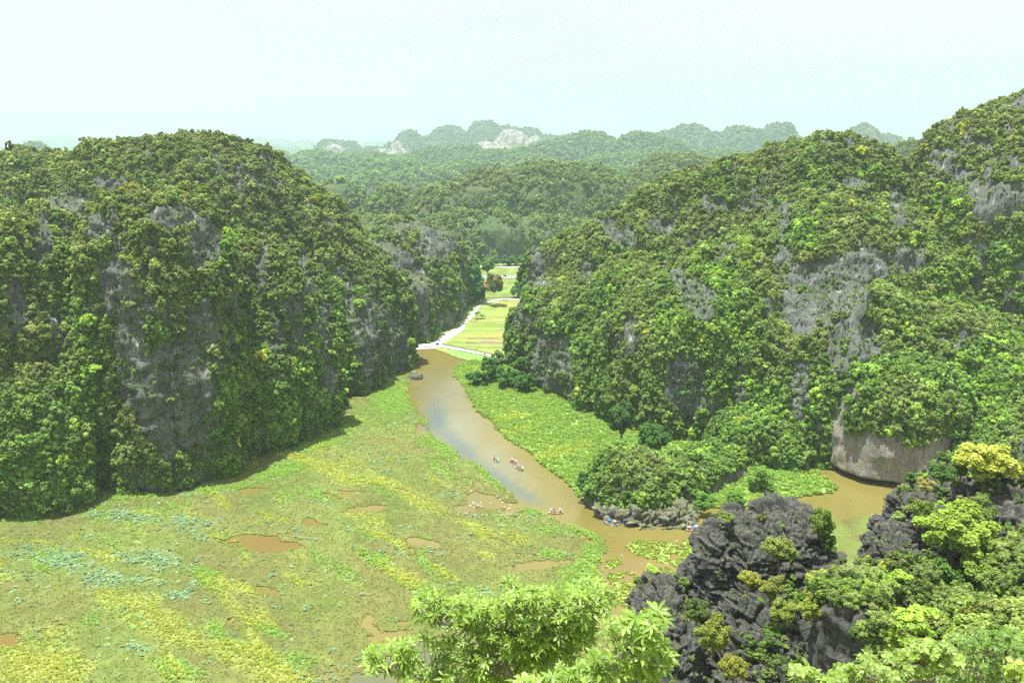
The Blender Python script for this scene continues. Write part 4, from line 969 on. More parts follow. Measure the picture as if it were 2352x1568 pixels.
NOTED = [
 ('tree', 'round bright yellow flowering tree on top of the dark right hand cliff', 2264, 1064, 134, 4.5, (.48, .56, .11), 0, 1.1, .85),
 ('tree', 'low yellow green bush tree right beside the yellow flowering tree', 2322, 1082, 136, 2.4, (.30, .36, .05), 1, 1.0, .8),
 ('bush', 'dark green rounded bush on the cliff edge left of the yellow tree', 2166, 1086, 134, 2.0, (.10, .20, .035), 2, .9, .8),
 ('bush', 'mid green bush between the dark bush and the yellow tree', 2208, 1078, 136, 1.8, (.15, .26, .05), 1, .9, .8),
 ('tree', 'large lime green tree in front of the dark right hand cliff', 2200, 1222, 112, 5.6, (.27, .40, .06), 1, 1.2, .75),
 ('tree', 'lime green tree lower right of the large lime tree', 2262, 1300, 108, 3.4, (.22, .34, .055), 0, 1.2, .8),
 ('tree', 'dark green hanging tree under the large lime green tree', 2180, 1330, 108, 3.4, (.09, .19, .03), 2, 1.2, 1.2),
 ('bush', 'upright green shrub on the ledge at the left end of the right cliff', 2122, 1178, 122, 2.0, (.19, .28, .06), 0, 1.1, 1.2),
 ('bush', 'pale flowering shrub at the corner of the right cliff top', 2128, 1112, 130, 1.6, (.36, .38, .13), 1, 1.0, .8),
 ('bush', 'light olive shrub high on the face of the right cliff', 2225, 1150, 124, 1.7, (.22, .26, .08), 2, .9, .7),
 ('bush', 'yellow tipped green bush on the upper slope of the dark outcrop', 1790, 1262, 112, 2.3, (.23, .30, .07), 0, 1.0, .85),
 ('bush', 'dark green bush hanging at the right shoulder of the dark outcrop', 1884, 1200, 124, 2.1, (.16, .27, .045), 1, 1.1, 1.5),
 ('bush', 'small olive bush between the two top blocks of the dark outcrop', 1752, 1188, 122, .9, (.17, .19, .06), 2, 1.0, 1.3),
 ('bush', 'grassy green shrub left of the top block of the dark outcrop', 1672, 1188, 126, 1.5, (.20, .28, .06), 1, .9, .6),
 ('bush', 'golden leaved shrub in the middle of the dark outcrop', 1722, 1330, 104, 1.4, (.32, .36, .07), 0, 1.0, .9),
 ('bush', 'olive green shrub right of the golden leaved shrub', 1770, 1345, 103, 2.0, (.20, .24, .05), 2, 1.0, .9),
 ('bush', 'fresh green shrub on the lower right of the dark outcrop', 1868, 1400, 99, 2.0, (.27, .36, .06), 1, 1.1, 1.1),
 ('bush', 'lower fresh green shrub on the front of the dark outcrop', 1800, 1405, 98, 1.7, (.24, .32, .06), 0, 1.0, 1.0),
 ('bush', 'yellow green tree leaning off the grey face beside the outcrop', 1890, 1345, 103, 2.6, (.30, .36, .08), 2, 1.1, .9),
 ('bush', 'bright olive shrub low on the left of the dark outcrop', 1640, 1460, 94, 2.3, (.22, .28, .05), 1, 1.0, 1.2),
 ('bush', 'mustard coloured shrub at the foot of the dark outcrop', 1685, 1535, 90, 1.6, (.27, .30, .05), 0, 1.0, 1.1),
 ('bush', 'dark leafy shrub at the left foot of the dark outcrop', 1600, 1400, 98, 1.6, (.10, .17, .035), 2, 1.0, 1.0),
 ('tree', 'pale silvery green tree standing out from the left cliff wall', 830, 800, 414, 6.2, (.24, .36, .17), 1, 1.2, 1.1),
 ('tree', 'small round yellow tree on the top of the left rocky spur', 297, 436, 292, 3.0, (.36, .38, .08), 0, 1.0, .9),
 ('tree', 'dark round tree beside the yellow one on the left spur', 341, 430, 296, 2.9, (.09, .20, .035), 1, 1.1, .95),
 ('tree', 'lime green round tree on the right shoulder of the left spur', 470, 440, 318, 3.0, (.25, .37, .05), 2, 1.0, .9),
 ('tree', 'pale green tree low on the left hill above the grassy bend', 765, 925, 366, 6.4, (.13, .27, .06), 0, 1.1, 1.0),
 ('tree', 'dark spreading tree at the foot of the left hill by the bend', 722, 955, 352, 5.4, (.08, .19, .04), 1, 1.1, .9),
 ('tree', 'large dark round tree at the foot of the right hill above the knoll', 1502, 1002, 292, 5.8, (.08, .20, .03), 2, 1.1, .95),
 ('tree', 'tall dark tree left of the round tree above the knoll', 1428, 962, 306, 5.8, (.07, .17, .035), 0, 1.2, 1.2),
 ('bush', 'feathery bamboo clump behind the low knoll', 1742, 1098, 268, 5.0, (.20, .36, .07), 1, 1.0, 1.1),
 ('bush', 'rounded green bush at the water edge right of the knoll', 1618, 1152, 247, 3.4, (.13, .30, .04), 2, .8, .85),
 ('bush', 'second rounded bush at the water edge nearer the bamboo', 1690, 1146, 252, 3.4, (.15, .31, .045), 0, .8, .85),
 ('bush', 'dark leafy bush at the left foot of the low knoll', 1352, 1108, 258, 4.0, (.07, .18, .04), 1, .9, .9),
 ('tree', 'broad dark tree at the left end of the trees by the far bend', 1098, 868, 400, 5.6, (.08, .20, .04), 2, 1.0, .9),
 ('tree', 'tall green tree second from the left by the far bend', 1130, 846, 408, 6.4, (.10, .22, .04), 0, 1.1, 1.0),
 ('tree', 'big bushy tree in the middle of the trees by the far bend', 1168, 866, 396, 6.6, (.11, .25, .035), 1, 1.0, .95),
 ('tree', 'pale leaved tree at the back of the trees by the far bend', 1152, 820, 420, 5.4, (.18, .30, .09), 2, 1.1, .9),
 ('tree', 'rounded tree at the right end of the trees by the far bend', 1206, 880, 388, 5.2, (.09, .21, .035), 0, 1.1, 1.0),
 ('tree', 'spreading tree behind the rightmost tree by the far bend', 1200, 838, 410, 6.0, (.10, .22, .04), 1, 1.1, .9),
 ('tree', 'yellow green tree alone at the left of the far roadside', 1130, 597, 845, 7.5, (.20, .34, .06), 2, .8, .85),
 ('tree', 'round dark green tree second in the far roadside row', 1166, 599, 850, 6.6, (.09, .24, .05), 0, .8, .85),
 ('tree', 'round dark green tree third in the far roadside row', 1186, 598, 852, 7.2, (.10, .25, .05), 1, .8, .85),
 ('tree', 'dark green tree at the right end of the far roadside row', 1208, 596, 856, 7.6, (.08, .22, .05), 2, .8, .85),
 ('tree', 'lone green tree on the slope between the path and the road', 1196, 668, 655, 7.6, (.10, .25, .04), 0, .9, .95),
 ('tree', 'feathery green tree hanging over the path beside the flame tree', 1078, 640, 640, 10.5, (.13, .30, .06), 1, .8, 1.2),
 ('tree', 'dark green tree below the feathery one over the path', 1100, 664, 628, 8.0, (.08, .22, .05), 2, .8, .9),
 ('tree', 'bright green tree at the upper end of the middle hill foot', 1120, 612, 690, 6.0, (.12, .28, .04), 0, .9, .9),
 ('tree', 'tiny lime tree on the right slope of the left hill', 722, 457, 405, 3.0, (.34, .42, .05), 1, 1.0, .9),
 ('tree', 'yellow green round tree in the bright hollow of the right hill', 2078, 507, 392, 4.6, (.34, .38, .06), 2, 1.0, .85),
 ('tree', 'dark green rounded tree on the left slope of the right hill', 1632, 520, 432, 5.2, (.07, .22, .04), 0, 1.0, 1.1),
 ('tree', 'small dark tree on the ridge of the right hill', 1676, 368, 446, 3.0, (.07, .17, .04), 1, 1.1, .9),
]
for nm, lb, px, py, Y, r, tint, k, h, sq in NOTED:
    tree(nm, lb, px, py, Y, r, tint, nm, h=h, sq=sq, k=k)
# flame tree with its orange flowers
ft = tree('flame_tree', 'flame tree with orange flowers leaning over the path at the hill foot', 1136, 652, 618, 7.5, (.09, .20, .05), 'tree', h=.8, sq=1.1, k=0)
rgq = np.random.default_rng(6)
d = rgq.normal(size=(600, 3)); d /= np.linalg.norm(d, axis=1, keepdims=True); d[:, 2] = np.abs(d[:, 2]) * 1.0 - .25
q_ = vn(d[:, 0] * 3.2, d[:, 1] * 3.2, d[:, 2] * 3.2, 5) > .0
P_ = d[q_] * np.array((7.6, 7.8, 8.0)) * rgq.uniform(.85, 1.08, q_.sum())[:, None] + np.array((0, 0, 6.0))
V, F = quads(P_, np.tile(np.array((0, -.5, .8)), (len(P_), 1)) + rgq.normal(0, .3, (len(P_), 3)), .36, rgq)
put('flowers', mesh_np('flowers', V, F, simple('orange_flower', (.72, .20, .06), .6, .2)), ft)

# palm beside the path, banana plants at the foot of the left hill
def frond_plant(name, label, px, py, Y, h, n, L, w, tint, cat, groupn=None, droop=.6, lift=.9):
    b = G(px, py, .4) if Y is None else AT(px, py, Y)
    e = empty(name, b); tag(e, label, cat, groupn)
    MB().tube([(0, 0, -.3), (.08, .02, h * .5), (.02, .05, h)], [.2, .14, .11], 8).build('trunk', M_BARK_PALE, e)
    V, F, v = [], [], []; q = random.Random(int(px * 3 + py))
    for i in range(n):
        a = i * 2.4 + q.random() * .4; up = q.uniform(-.1, lift); pts = []
        for s_ in range(7):
            t_ = s_ / 6; rr = L * t_ * math.cos(up * .8); z = h + L * (math.sin(up) * t_ - droop * t_ * t_)
            pts.append((rr * math.cos(a), rr * math.sin(a), z))
        k0 = len(V)
        for s_, p in enumerate(pts):
            ww = w * math.sin(math.pi * min(.97, .08 + s_ / 6.4)); sx, sy = -math.sin(a) * ww, math.cos(a) * ww
            V += [(p[0] - sx, p[1] - sy, p[2] - ww * .45), p, (p[0] + sx, p[1] + sy, p[2] - ww * .45)]; v += [.3 + .5 * q.random()] * 3
        for s_ in range(6):
            for c_ in (0, 1): F.append((k0 + s_ * 3 + c_, k0 + s_ * 3 + c_ + 1, k0 + s_ * 3 + c_ + 4, k0 + s_ * 3 + c_ + 3))
    o = put('leaves', mesh_np('leaves', V, np.array(F), M_LEAF, attrs={'v': ('FLOAT', v)}), e); o['tint'] = list(tint)
    return e
frond_plant('palm_tree', 'small palm with drooping fronds beside the concrete path', 1096, 733, None, 4.5, 22, 3.2, .42, (.06, .16, .05), 'palm')
frond_plant('palm_tree', 'lower shaggy palm just right of the path palm', 1108, 732, None, 2.6, 16, 2.6, .4, (.07, .17, .05), 'palm')
for i, (px, py, lb) in enumerate([(706, 992, 'nearest banana plant at the foot of the left hill'), (724, 984, 'banana plant behind the nearest one at the left hill foot'), (742, 972, 'banana plant in the middle of the row by the left hill'),
                                  (758, 964, 'farthest banana plant beside the left hill trees')]):
    frond_plant('banana_plant', lb, px, py, None, 2.0, 11, 2.6, .36, (.16, .32, .07), 'banana plant', 'banana plants along the left hill', .45, 1.2)

# ------------------------------------------------------------------ foreground trees with fans of long leaves
def whorl(rg, n, L, w, nearmat=None):
    V, F, v = [], [], []
    for i in range(n):
        a = 2 * math.pi * (i + rg.uniform(-.25, .25)) / n; el = rg.uniform(-.15, .75); LL = L * rg.uniform(.75, 1.1); ww = w * rg.uniform(.85, 1.15)
        ca, sa = math.cos(a), math.sin(a); k0 = len(V); val = rg.random()
        for s_ in range(6):
            t_ = s_ / 5; r_ = LL * t_ * math.cos(el); z = LL * (math.sin(el) * t_ - .38 * t_ * t_)
            hw = ww * (math.sin(math.pi * min(.96, .04 + t_ ** 1.25 * .93)) + .04)
            for sd in (-1, 0, 1): V.append((r_ * ca - sd * sa * hw, r_ * sa + sd * ca * hw, z + abs(sd) * hw * .35)); v.append(val)
        for s_ in range(5):
            for c_ in (0, 1): F.append((k0 + s_ * 3 + c_, k0 + s_ * 3 + c_ + 1, k0 + s_ * 3 + c_ + 4, k0 + s_ * 3 + c_ + 3))
    return np.array(V), np.array(F), np.array(v)
def leafy_tree(name, label, masses, Yc, Yd, base, nodes, L, w, tint, seed, cat='tree', nl=(7, 10), twig=.010):
    rg = np.random.default_rng(seed); W = [whorl(rg, int(rg.integers(*nl)), L, w) for _ in range(8)]
    root = Vector(AT(*base)); e = empty(name, root); tag(e, label, cat)
    nd = [Vector(AT(*b)) - root for b in nodes]
    m = MB()
    par = {0: None}
    for i in range(1, len(nd)):
        j = min(range(i), key=lambda j: (nd[j] - nd[i]).length + .4 * max(0, nd[j].z - nd[i].z)); par[i] = j
    thick = [.016] * len(nd)
    for i in range(len(nd) - 1, 0, -1): thick[par[i]] = min(.075, math.sqrt(thick[par[i]] ** 2 + thick[i] ** 2))
    m.tube([(0, 0, -.8), tuple(nd[0] * .5), tuple(nd[0])], [.09, .08, max(.05, thick[0])], 8)
    for i in range(1, len(nd)):
        a, b = nd[par[i]], nd[i]; mdp = a.lerp(b, .5) + Vector((rg.normal() * .05, rg.normal() * .05, -.05))
        m.tube([a, mdp, b], [thick[par[i]] * .85, thick[i] * 1.1, thick[i]], 6)
    Vs, Fs, vs, b0 = [], [], [], 0
    for (px, py, rx, ry, n) in masses:
        for _ in range(n):
            a = rg.uniform(0, 2 * math.pi); rr = math.sqrt(rg.random()); x, y = px + rx * rr * math.cos(a), py + ry * rr * math.sin(a)
            c = Vector(AT(x, y, Yc + rg.uniform(-Yd, Yd))) - root
            Wv, Wf, wv = W[rg.integers(0, 8)]
            out_ = Vector((rg.normal() * .45, rg.normal() * .45 - .25, 1)).normalized(); R3 = np.array(out_.to_track_quat('Z', 'Y').to_matrix()) @ np.array(Matrix.Rotation(rg.uniform(0, 6.28), 3, 'Z'))
            s_ = rg.uniform(.65, 1.15); V = (Wv * s_) @ R3.T + np.array(c)
            Vs.append(V); Fs.append(Wf + b0); vs.append(np.clip(wv * .6 + rg.random() * .4, 0, 1)); b0 += len(V)
            j = min(range(len(nd)), key=lambda j: (nd[j] - c).length + .8 * max(0, nd[j].z - c.z)); p0 = nd[j]
            md = p0.lerp(c, .55) + Vector((0, 0, -.12 * (c - p0).length)); m.tube([p0, md, c], [twig, twig * .7, twig * .45], 4, False)
    o = put('crown', mesh_np('crown', np.concatenate(Vs), np.concatenate(Fs), M_LEAF_NEAR, attrs={'v': ('FLOAT', np.concatenate(vs))}), e); o['tint'] = list(tint)
    m.build('trunk', M_BARK_PALE, e)
    return e
leafy_tree('tree', 'bright green tree with fans of long leaves rising from the bottom centre of the view',
    [(985, 1392, 34, 38, 42), (1070, 1402, 52, 38, 62), (1150, 1428, 76, 52, 112), (1172, 1336, 12, 14, 7), (1185, 1375, 28, 22, 20), (1235, 1400, 78, 46, 118), (1335, 1390, 58, 42, 84), (1352, 1340, 28, 10, 8), (1392, 1375, 16, 22, 8),
     (1300, 1455, 70, 40, 84), (1190, 1480, 84, 36, 84), (900, 1512, 62, 40, 70), (846, 1500, 16, 12, 5), (1000, 1535, 50, 34, 26), (1080, 1560, 90, 22, 44), (960, 1470, 30, 20, 8), (1140, 1515, 90, 34, 50), (1255, 1515, 80, 36, 60), (1040, 1480, 50, 26, 22)],
    14.2, 1.0, (1130, 1800, 14.2), [(1150, 1640, 14.2), (1185, 1560, 14.2), (1225, 1520, 14.3), (1262, 1470, 14.0), (1290, 1430, 14.5), (1340, 1430, 14.0), (1370, 1400, 14.3), (1240, 1430, 13.8), (1150, 1510, 14.0), (1110, 1470, 14.6), (1075, 1440, 14.0), (1020, 1420, 14.5),
     (990, 1425, 13.7), (1050, 1590, 14.0), (980, 1560, 14.0), (930, 1540, 14.4), (890, 1540, 13.8), (1010, 1550, 13.8), (1160, 1450, 13.8), (1180, 1390, 14.2)],
    .19, .024, (.21, .34, .055), 41)
leafy_tree('tree', 'second tree with larger leaf fans in front of the dark outcrop',
    [(1445, 1450, 62, 34, 42), (1505, 1425, 26, 24, 14), (1500, 1500, 42, 50, 52), (1420, 1530, 80, 36, 64), (1330, 1548, 60, 24, 30), (1240, 1566, 60, 14, 18)],
    10.6, .8, (1400, 1850, 10.6), [(1400, 1700, 10.6), (1410, 1610, 10.5), (1440, 1560, 10.7), (1470, 1520, 10.4), (1500, 1500, 10.9), (1440, 1490, 10.5), (1350, 1580, 10.6), (1290, 1600, 10.5), (1380, 1540, 10.8)],
    .19, .024, (.21, .34, .055), 42)
# broad leaved plants in the bottom right corner
def broad(name, label, masses, Yc, Yd, base, nodes, seed, tint=(.22, .34, .065), L=.115, w=.036, nl=(4, 8)):
    return leafy_tree(name, label, masses, Yc, Yd, base, nodes, L, w, tint, seed, 'plant', nl, .006)
broad('plant', 'pale broad leaved plant along the bottom edge below the outcrop', [(1848, 1548, 26, 18, 22), (1895, 1560, 40, 12, 30), (1950, 1548, 40, 26, 46), (1985, 1520, 18, 24, 14), (2030, 1552, 34, 16, 22)], 10.5, .5, (1930, 1760, 10.5),
      [(1930, 1640, 10.5), (1900, 1600, 10.5), (1860, 1575, 10.4), (1960, 1580, 10.6), (1985, 1550, 10.4), (2020, 1575, 10.5)], 51)
broad('plant', 'pale broad leaved plant in front of the green slope at the bottom right', [(2130, 1492, 56, 22, 60), (2165, 1520, 50, 24, 50), (2100, 1540, 36, 20, 22), (2060, 1510, 26, 16, 12)], 11.5, .6, (2120, 1760, 11.5),
      [(2120, 1630, 11.5), (2120, 1570, 11.5), (2150, 1540, 11.4), (2170, 1510, 11.6), (2110, 1520, 11.4), (2080, 1550, 11.5)], 52)
broad('plant', 'thin stem with a few large yellow green leaves at the right edge', [(2335, 1538, 16, 20, 9)], 8.5, .2, (2335, 1720, 8.5), [(2335, 1640, 8.5), (2336, 1580, 8.5)], 53, (.30, .42, .07), .13, .042, (3, 6))
leafy_tree('shrub', 'fine leaved bright shrub filling the right part of the bottom edge', [(2230, 1540, 80, 34, 120), (2310, 1500, 50, 60, 90), (2250, 1470, 70, 24, 60)], 15, 1.2, (2260, 1900, 15),
    [(2260, 1700, 15), (2250, 1600, 15), (2300, 1560, 15.2), (2220, 1560, 14.6), (2310, 1500, 15), (2250, 1500, 15)], .13, .018, (.14, .25, .04), 54, 'shrub', (8, 12), .005)

# ------------------------------------------------------------------ boats and people
M_SKIN = simple('skin', (.42, .26, .17), .55, .3, .05)
M_HAIR = simple('black_hair', (.02, .018, .016), .5, .3)
_cm = {}
def cmat(n, col, rough=.6):
    if n not in _cm: _cm[n] = simple(n, col, rough, .3, .08)
    return _cm[n]
def skin_mesh(name, J, E, mats_fn):
    me = bpy.data.meshes.new(name); me.from_pydata([j[:3] for j in J], E, [])
    o = bpy.data.objects.new(name, me); COL.objects.link(o)
    md = o.modifiers.new('s', 'SKIN'); ss = o.modifiers.new('u', 'SUBSURF'); ss.levels = 1; ss.render_levels = 1
    for i, j in enumerate(J):
        sv = me.skin_vertices[0].data[i]; sv.radius = (j[3], j[4] if len(j) > 4 else j[3]); sv.use_root = (i == 0)
    dg = bpy.context.evaluated_depsgraph_get(); m2 = bpy.data.meshes.new_from_object(o.evaluated_get(dg)); m2.name = name
    bpy.data.objects.remove(o); bpy.data.meshes.remove(me)
    for p in m2.polygons: p.use_smooth = True
    return m2
def body(seated=True, oars=False):
    """one continuous figure facing +x; sitting with the knees forward, or walking"""
    z0 = .12 if seated else .92
    J = [(0, 0, z0, .15, .13), (.0, 0, z0 + .22, .125, .12), (.02, 0, z0 + .42, .15, .11), (.02, 0, z0 + .54, .06), (.05, 0, z0 + .64, .085), (.055, 0, z0 + .76, .095), (.14, 0, z0 + .66, .02)]
    E = [(0, 1), (1, 2), (2, 3), (3, 4), (4, 5), (4, 6)]
    def add(pts, root):
        last = root
        for p in pts: J.append(p); E.append((last, len(J) - 1)); last = len(J) - 1
        return last
    for s in (-1, 1):
        if seated: add([(.10, s * .10, z0, .085), (.44, s * .13, z0 + .20, .065), (.70, s * .13, z0 - .05, .045), (.82, s * .13, z0 - .07, .035)], 0)
        else: add([(.0, s * .10, z0 - .06, .085), (s * .14, s * .10, z0 - .46, .06), (s * .22 - .04, s * .10, z0 - .84, .04), (s * .22 + .12, s * .10, z0 - .88, .035)], 0)
        sh = z0 + .47
        if seated: h = add([(.02, s * .19, sh, .055), (.10, s * .26, sh - .24, .042), (.34, s * (.30 if oars else .16), sh - .24, .032), (.40, s * (.32 if oars else .15), sh - .23, .032)], 2); hx, hy, hz = .40, s * (.32 if oars else .15), sh - .23
        else: h = add([(.02, s * .19, sh, .055), (-s * .06, s * .24, sh - .28, .042), (-s * .10 + .06, s * .24, sh - .50, .032), (-s * .10 + .08, s * .24, sh - .55, .032)], 2); hx, hy, hz = -s * .10 + .08, s * .24, sh - .55
        for k in range(4):
            dy = (k - 1.5) * .018; ln = (.06, .072, .068, .052)[k]
            if seated: add([(hx + ln * .6, hy + dy, hz + .004, .0085), (hx + ln, hy + dy, hz - .02, .008)], h)
            else: add([(hx + dy, hy, hz - ln * .6, .0085), (hx + dy + .01, hy - s * .01, hz - ln, .008)], h)
        add([(hx + .01, hy - s * .035, hz + .01 if seated else hz - .01, .009), (hx + .035, hy - s * .04, hz + .005 if seated else hz - .04, .008)], h)
    me = skin_mesh('body', J, E, None)
    return me, z0
BODY = {(True, False): body(True, False), (True, True): body(True, True), (False, False): body(False, False)}
def person(label, loc, rz, shirt, trousers, seated=True, oars=False, vest=None, hat=None, grp=None):
    me0, z0 = BODY[(seated, oars)]
    me = me0.copy(); me.materials.clear()
    for mt in (shirt, trousers, M_SKIN): me.materials.append(mt)
    for p in me.polygons:
        c = p.center
        low = c.z < z0 + .06 or (seated and c.x > .16 and c.z < z0 + .28 and abs(c.y) < .22)
        hand = c.z < z0 + .55 and (c.x > .30 if seated else False) and c.z > z0 + .16
        p.material_index = 2 if c.z > z0 + .55 or hand or (not seated and abs(c.y) > .2 and c.z < z0 + .05) else (1 if low else 0)
    e = empty('person', loc, rz); tag(e, label, 'person', grp)
    put('body', me, e)
    m = MB(); V, F = uvball((.035, 0, z0 + .79), .115, 10, 7); V = V[:]; V[:, 2] = np.maximum(V[:, 2], z0 + .74); m.add(V, F); m.build('hair', M_HAIR, e, True)
    if vest:
        m = MB(); n = 12; rings = []
        for z_, rx_, ry_ in ((.12, .16, .18), (.28, .165, .20), (.44, .17, .225), (.52, .10, .17)):
            rings += [(rx_ * math.cos(2 * math.pi * i / n) + .015, ry_ * math.sin(2 * math.pi * i / n), z0 + z_) for i in range(n)]
        m.add(rings, [(j * n + i, j * n + (i + 1) % n, (j + 1) * n + (i + 1) % n, (j + 1) * n + i) for j in range(3) for i in range(n)]); m.build('life_vest', vest, e, True)
    if hat:
        m = MB(); n = 14; ring = [(.045 + .24 * math.cos(2 * math.pi * i / n), .24 * math.sin(2 * math.pi * i / n), z0 + .80) for i in range(n)]
        m.add(ring + [(.045, 0, z0 + .98), (.045, 0, z0 + .84)], [(i, (i + 1) % n, n) for i in range(n)] + [((i + 1) % n, i, n + 1) for i in range(n)]); m.build('hat', hat, e)
    return e
def umbrella(label, loc, col, r=.52, tilt=(0, 0), h=.95):
    e = empty('umbrella', loc); tag(e, label, 'umbrella'); e.rotation_euler = (tilt[0], tilt[1], .3)
    m = MB(); n = 16; V = [(0, 0, h + .20)]
    for j, (rr, zz) in enumerate(((.45, .165), (.78, .08), (1.0, -.02))):
        for i in range(n):
            a = 2 * math.pi * i / n; sc = 1 if i % 2 == 0 else (.985 if j < 2 else .94); dz = 0 if i % 2 == 0 else .012 * (j + 1)
            V.append((r * rr * sc * math.cos(a), r * rr * sc * math.sin(a), h + zz + dz))
    F = [(0, 1 + i, 1 + (i + 1) % n) for i in range(n)] + [(1 + j * n + i, 1 + (j + 1) * n + i, 1 + (j + 1) * n + (i + 1) % n, 1 + j * n + (i + 1) % n) for j in range(2) for i in range(n)]
    m.add(V, F).build('canopy', col, e, False)
    MB().tube([(0, 0, 0), (0, 0, h + .27)], .011, 6).build('shaft', cmat('grey_metal', (.35, .35, .36)), e)
    m = MB()
    for i in range(8):
        a = 2 * math.pi * i / 8; m.tube([(0, 0, h + .10), (r * .6 * math.cos(a), r * .6 * math.sin(a), h + .10)], .005, 4)
    m.build('ribs', cmat('grey_metal', (.35, .35, .36)), e)
def hull(L, B, H):
    st = 15; pr = 7; V = []; F = []
    for sgn, off in ((1, 0), (-1, .035)):
        for i in range(st):
            t_ = i / (st - 1) * 2 - 1; x = t_ * (L / 2 - off * 2); b = (B / 2) * (1 - abs(t_) ** 2.6) ** .75 + .03 - off * .8; b = max(b, .015); sh = .20 * abs(t_) ** 2.2; kz = .16 * abs(t_) ** 3
            for j in range(pr):
                u = j / (pr - 1) * 2 - 1; V.append((x, b * (abs(u) ** .8) * (1 if u > 0 else -1), kz + off + (H - kz - off + sh) * abs(u) ** 2.2))
    n1 = st * pr
    for i in range(st - 1):
        for j in range(pr - 1):
            a = i * pr + j; F.append((a, a + 1, a + pr + 1, a + pr)); F.append((n1 + a, n1 + a + pr, n1 + a + pr + 1, n1 + a + 1))
    for i in range(st - 1):
        for j in (0, pr - 1):
            a = i * pr + j; F.append((a, a + pr, n1 + a + pr, n1 + a))
    return V, F
def boat(label, e0, e1, hullc, rimc, deckc):
    """ends given where the photo shows them on the water (4096 px wide frame); bow is the second end"""
    k = 2352 / 4096
    a, b = G(e0[0] * k, e0[1] * k, .1), G(e1[0] * k, e1[1] * k, .1)
    c = (a + b) / 2; rz = math.atan2(b[1] - a[1], b[0] - a[0]); L, B, H = 4.7, 1.15, .42
    e = empty('rowing_boat', (c[0], c[1], -.10), rz); tag(e, label, 'boat', 'rowing boats on the river')
    m = MB(); m.add(*hull(L, B, H)); m.build('hull', hullc, e, True)
    m = MB()
    for s in (-1, 1):
        pts = []
        for i in range(15):
            t_ = (i / 14 * 2 - 1) * .985; bb = (B / 2) * (1 - abs(t_) ** 2.6) ** .75 + .035; pts.append((t_ * L / 2, s * bb, H + .20 * abs(t_) ** 2.2 + .015))
        m.tube(pts, .032, 5)
    m.build('gunwale', rimc, e)
    for x in (-1.35, -.2, .95): MB().box((x, 0, .26), (.26, B * .80, .04)).build('seat', deckc, e)
    m = MB()
    for s in (-1, 1):
        m.add([(s * L / 2 * .97, 0, H + .23), (s * (L / 2 - .62), -B * .30, H + .10), (s * (L / 2 - .62), B * .30, H + .10), (s * L / 2 * .97, 0, H + .19), (s * (L / 2 - .62), -B * .30, H + .06), (s * (L / 2 - .62), B * .30, H + .06)],
              [(0, 1, 2), (5, 4, 3), (0, 3, 4, 1), (1, 4, 5, 2), (2, 5, 3, 0)])
    m.build('deck', deckc, e)
    R3 = Matrix.Rotation(rz, 4, 'Z')
    def at(x, y=0, z=.18): return Vector((c[0], c[1], -.10)) + R3 @ Vector((x, y, z))
    return e, at, rz
def oar(label, p_hand, direction, rz):
    e = empty('oar', p_hand, rz + direction); tag(e, label, 'oar')
    MB().tube([(-.25, 0, .05), (.8, 0, -.12), (1.15, 0, -.2)], .02, 6).build('shaft', cmat('pale_wood', (.55, .47, .34)), e)
    MB().box((1.5, 0, -.27), (.75, .17, .02)).build('blade', cmat('white_paint', (.78, .77, .72)), e).rotation_euler = (0, .18, 0)
WHITE, TEAL, ORANGE, RED, BLUE, PURPLE, GREYB, PEACH, PINK, DARKC, NAVY, GREEN = (cmat(n, c) for n, c in (
    ('white_cloth', (.75, .76, .74)), ('teal_cloth', (.16, .46, .42)), ('orange_vest', (.85, .20, .04)), ('red_cloth', (.66, .06, .08)), ('blue_cloth', (.06, .17, .62)), ('purple_cloth', (.30, .16, .66)), ('grey_blue_cloth', (.38, .52, .55)),
    ('peach_cloth', (.80, .42, .28)), ('pink_cloth', (.80, .55, .50)), ('dark_cloth', (.035, .04, .05)), ('navy_cloth', (.04, .06, .14)), ('green_paint', (.05, .30, .22))))
HULLW, HULLO, HULLG = cmat('white_hull', (.62, .62, .58), .4), cmat('orange_hull', (.75, .22, .07), .4), cmat('green_hull', (.06, .27, .21), .4)
# A: red umbrella
e, at, rz = boat('white and green boat with a red umbrella, left of the three boats close together', (1972.7, 1833.6), (1992.5, 1847.6), HULLW, WHITE, GREEN)
person('person in dark clothes under the red umbrella', at(-1.4), rz, DARKC, NAVY); umbrella('red umbrella in the left boat of the trio', at(-1.35, .15, .45), RED, .58)
person('person in black under the tilted teal umbrella in the boat with the red umbrella', at(1.0), rz + math.pi, DARKC, DARKC, True, True); umbrella('tilted teal umbrella in the boat with the red umbrella', at(1.0, .2, .4), TEAL, .5, (.5, .2))
# B: orange vests
e, at, rz = boat('grey boat full of orange life vests, back right of the three boats', (2041, 1843.8), (2069, 1857.2), HULLW, ORANGE, GREEN)
person('person in an orange life vest under the teal umbrella in the crowded boat', at(-1.6), rz, ORANGE, DARKC, vest=ORANGE); umbrella('teal umbrella at the left end of the crowded boat', at(-1.3, .25, .45), TEAL, .5)
person('person in an orange life vest under the purple umbrella in the crowded boat', at(-.6, -.05), rz, DARKC, NAVY, vest=ORANGE); umbrella('light purple umbrella in the middle of the crowded boat', at(-.7, .1, .45), PURPLE, .52)
person('person in an orange life vest in front of the rower of the crowded boat', at(.2, .1), rz, RED, NAVY, vest=ORANGE)
person('rower in grey under the pale umbrella of the crowded boat', at(1.5), rz + math.pi, GREYB, NAVY, True, True); umbrella('pale grey umbrella over the rower of the crowded boat', at(1.35, 0, .55), GREYB, .48)
oar('white oar on the near side of the crowded boat', at(1.0, -.35, .5), -1.75, rz); oar('white oar on the far side of the crowded boat', at(1.3, .35, .5), .95, rz)
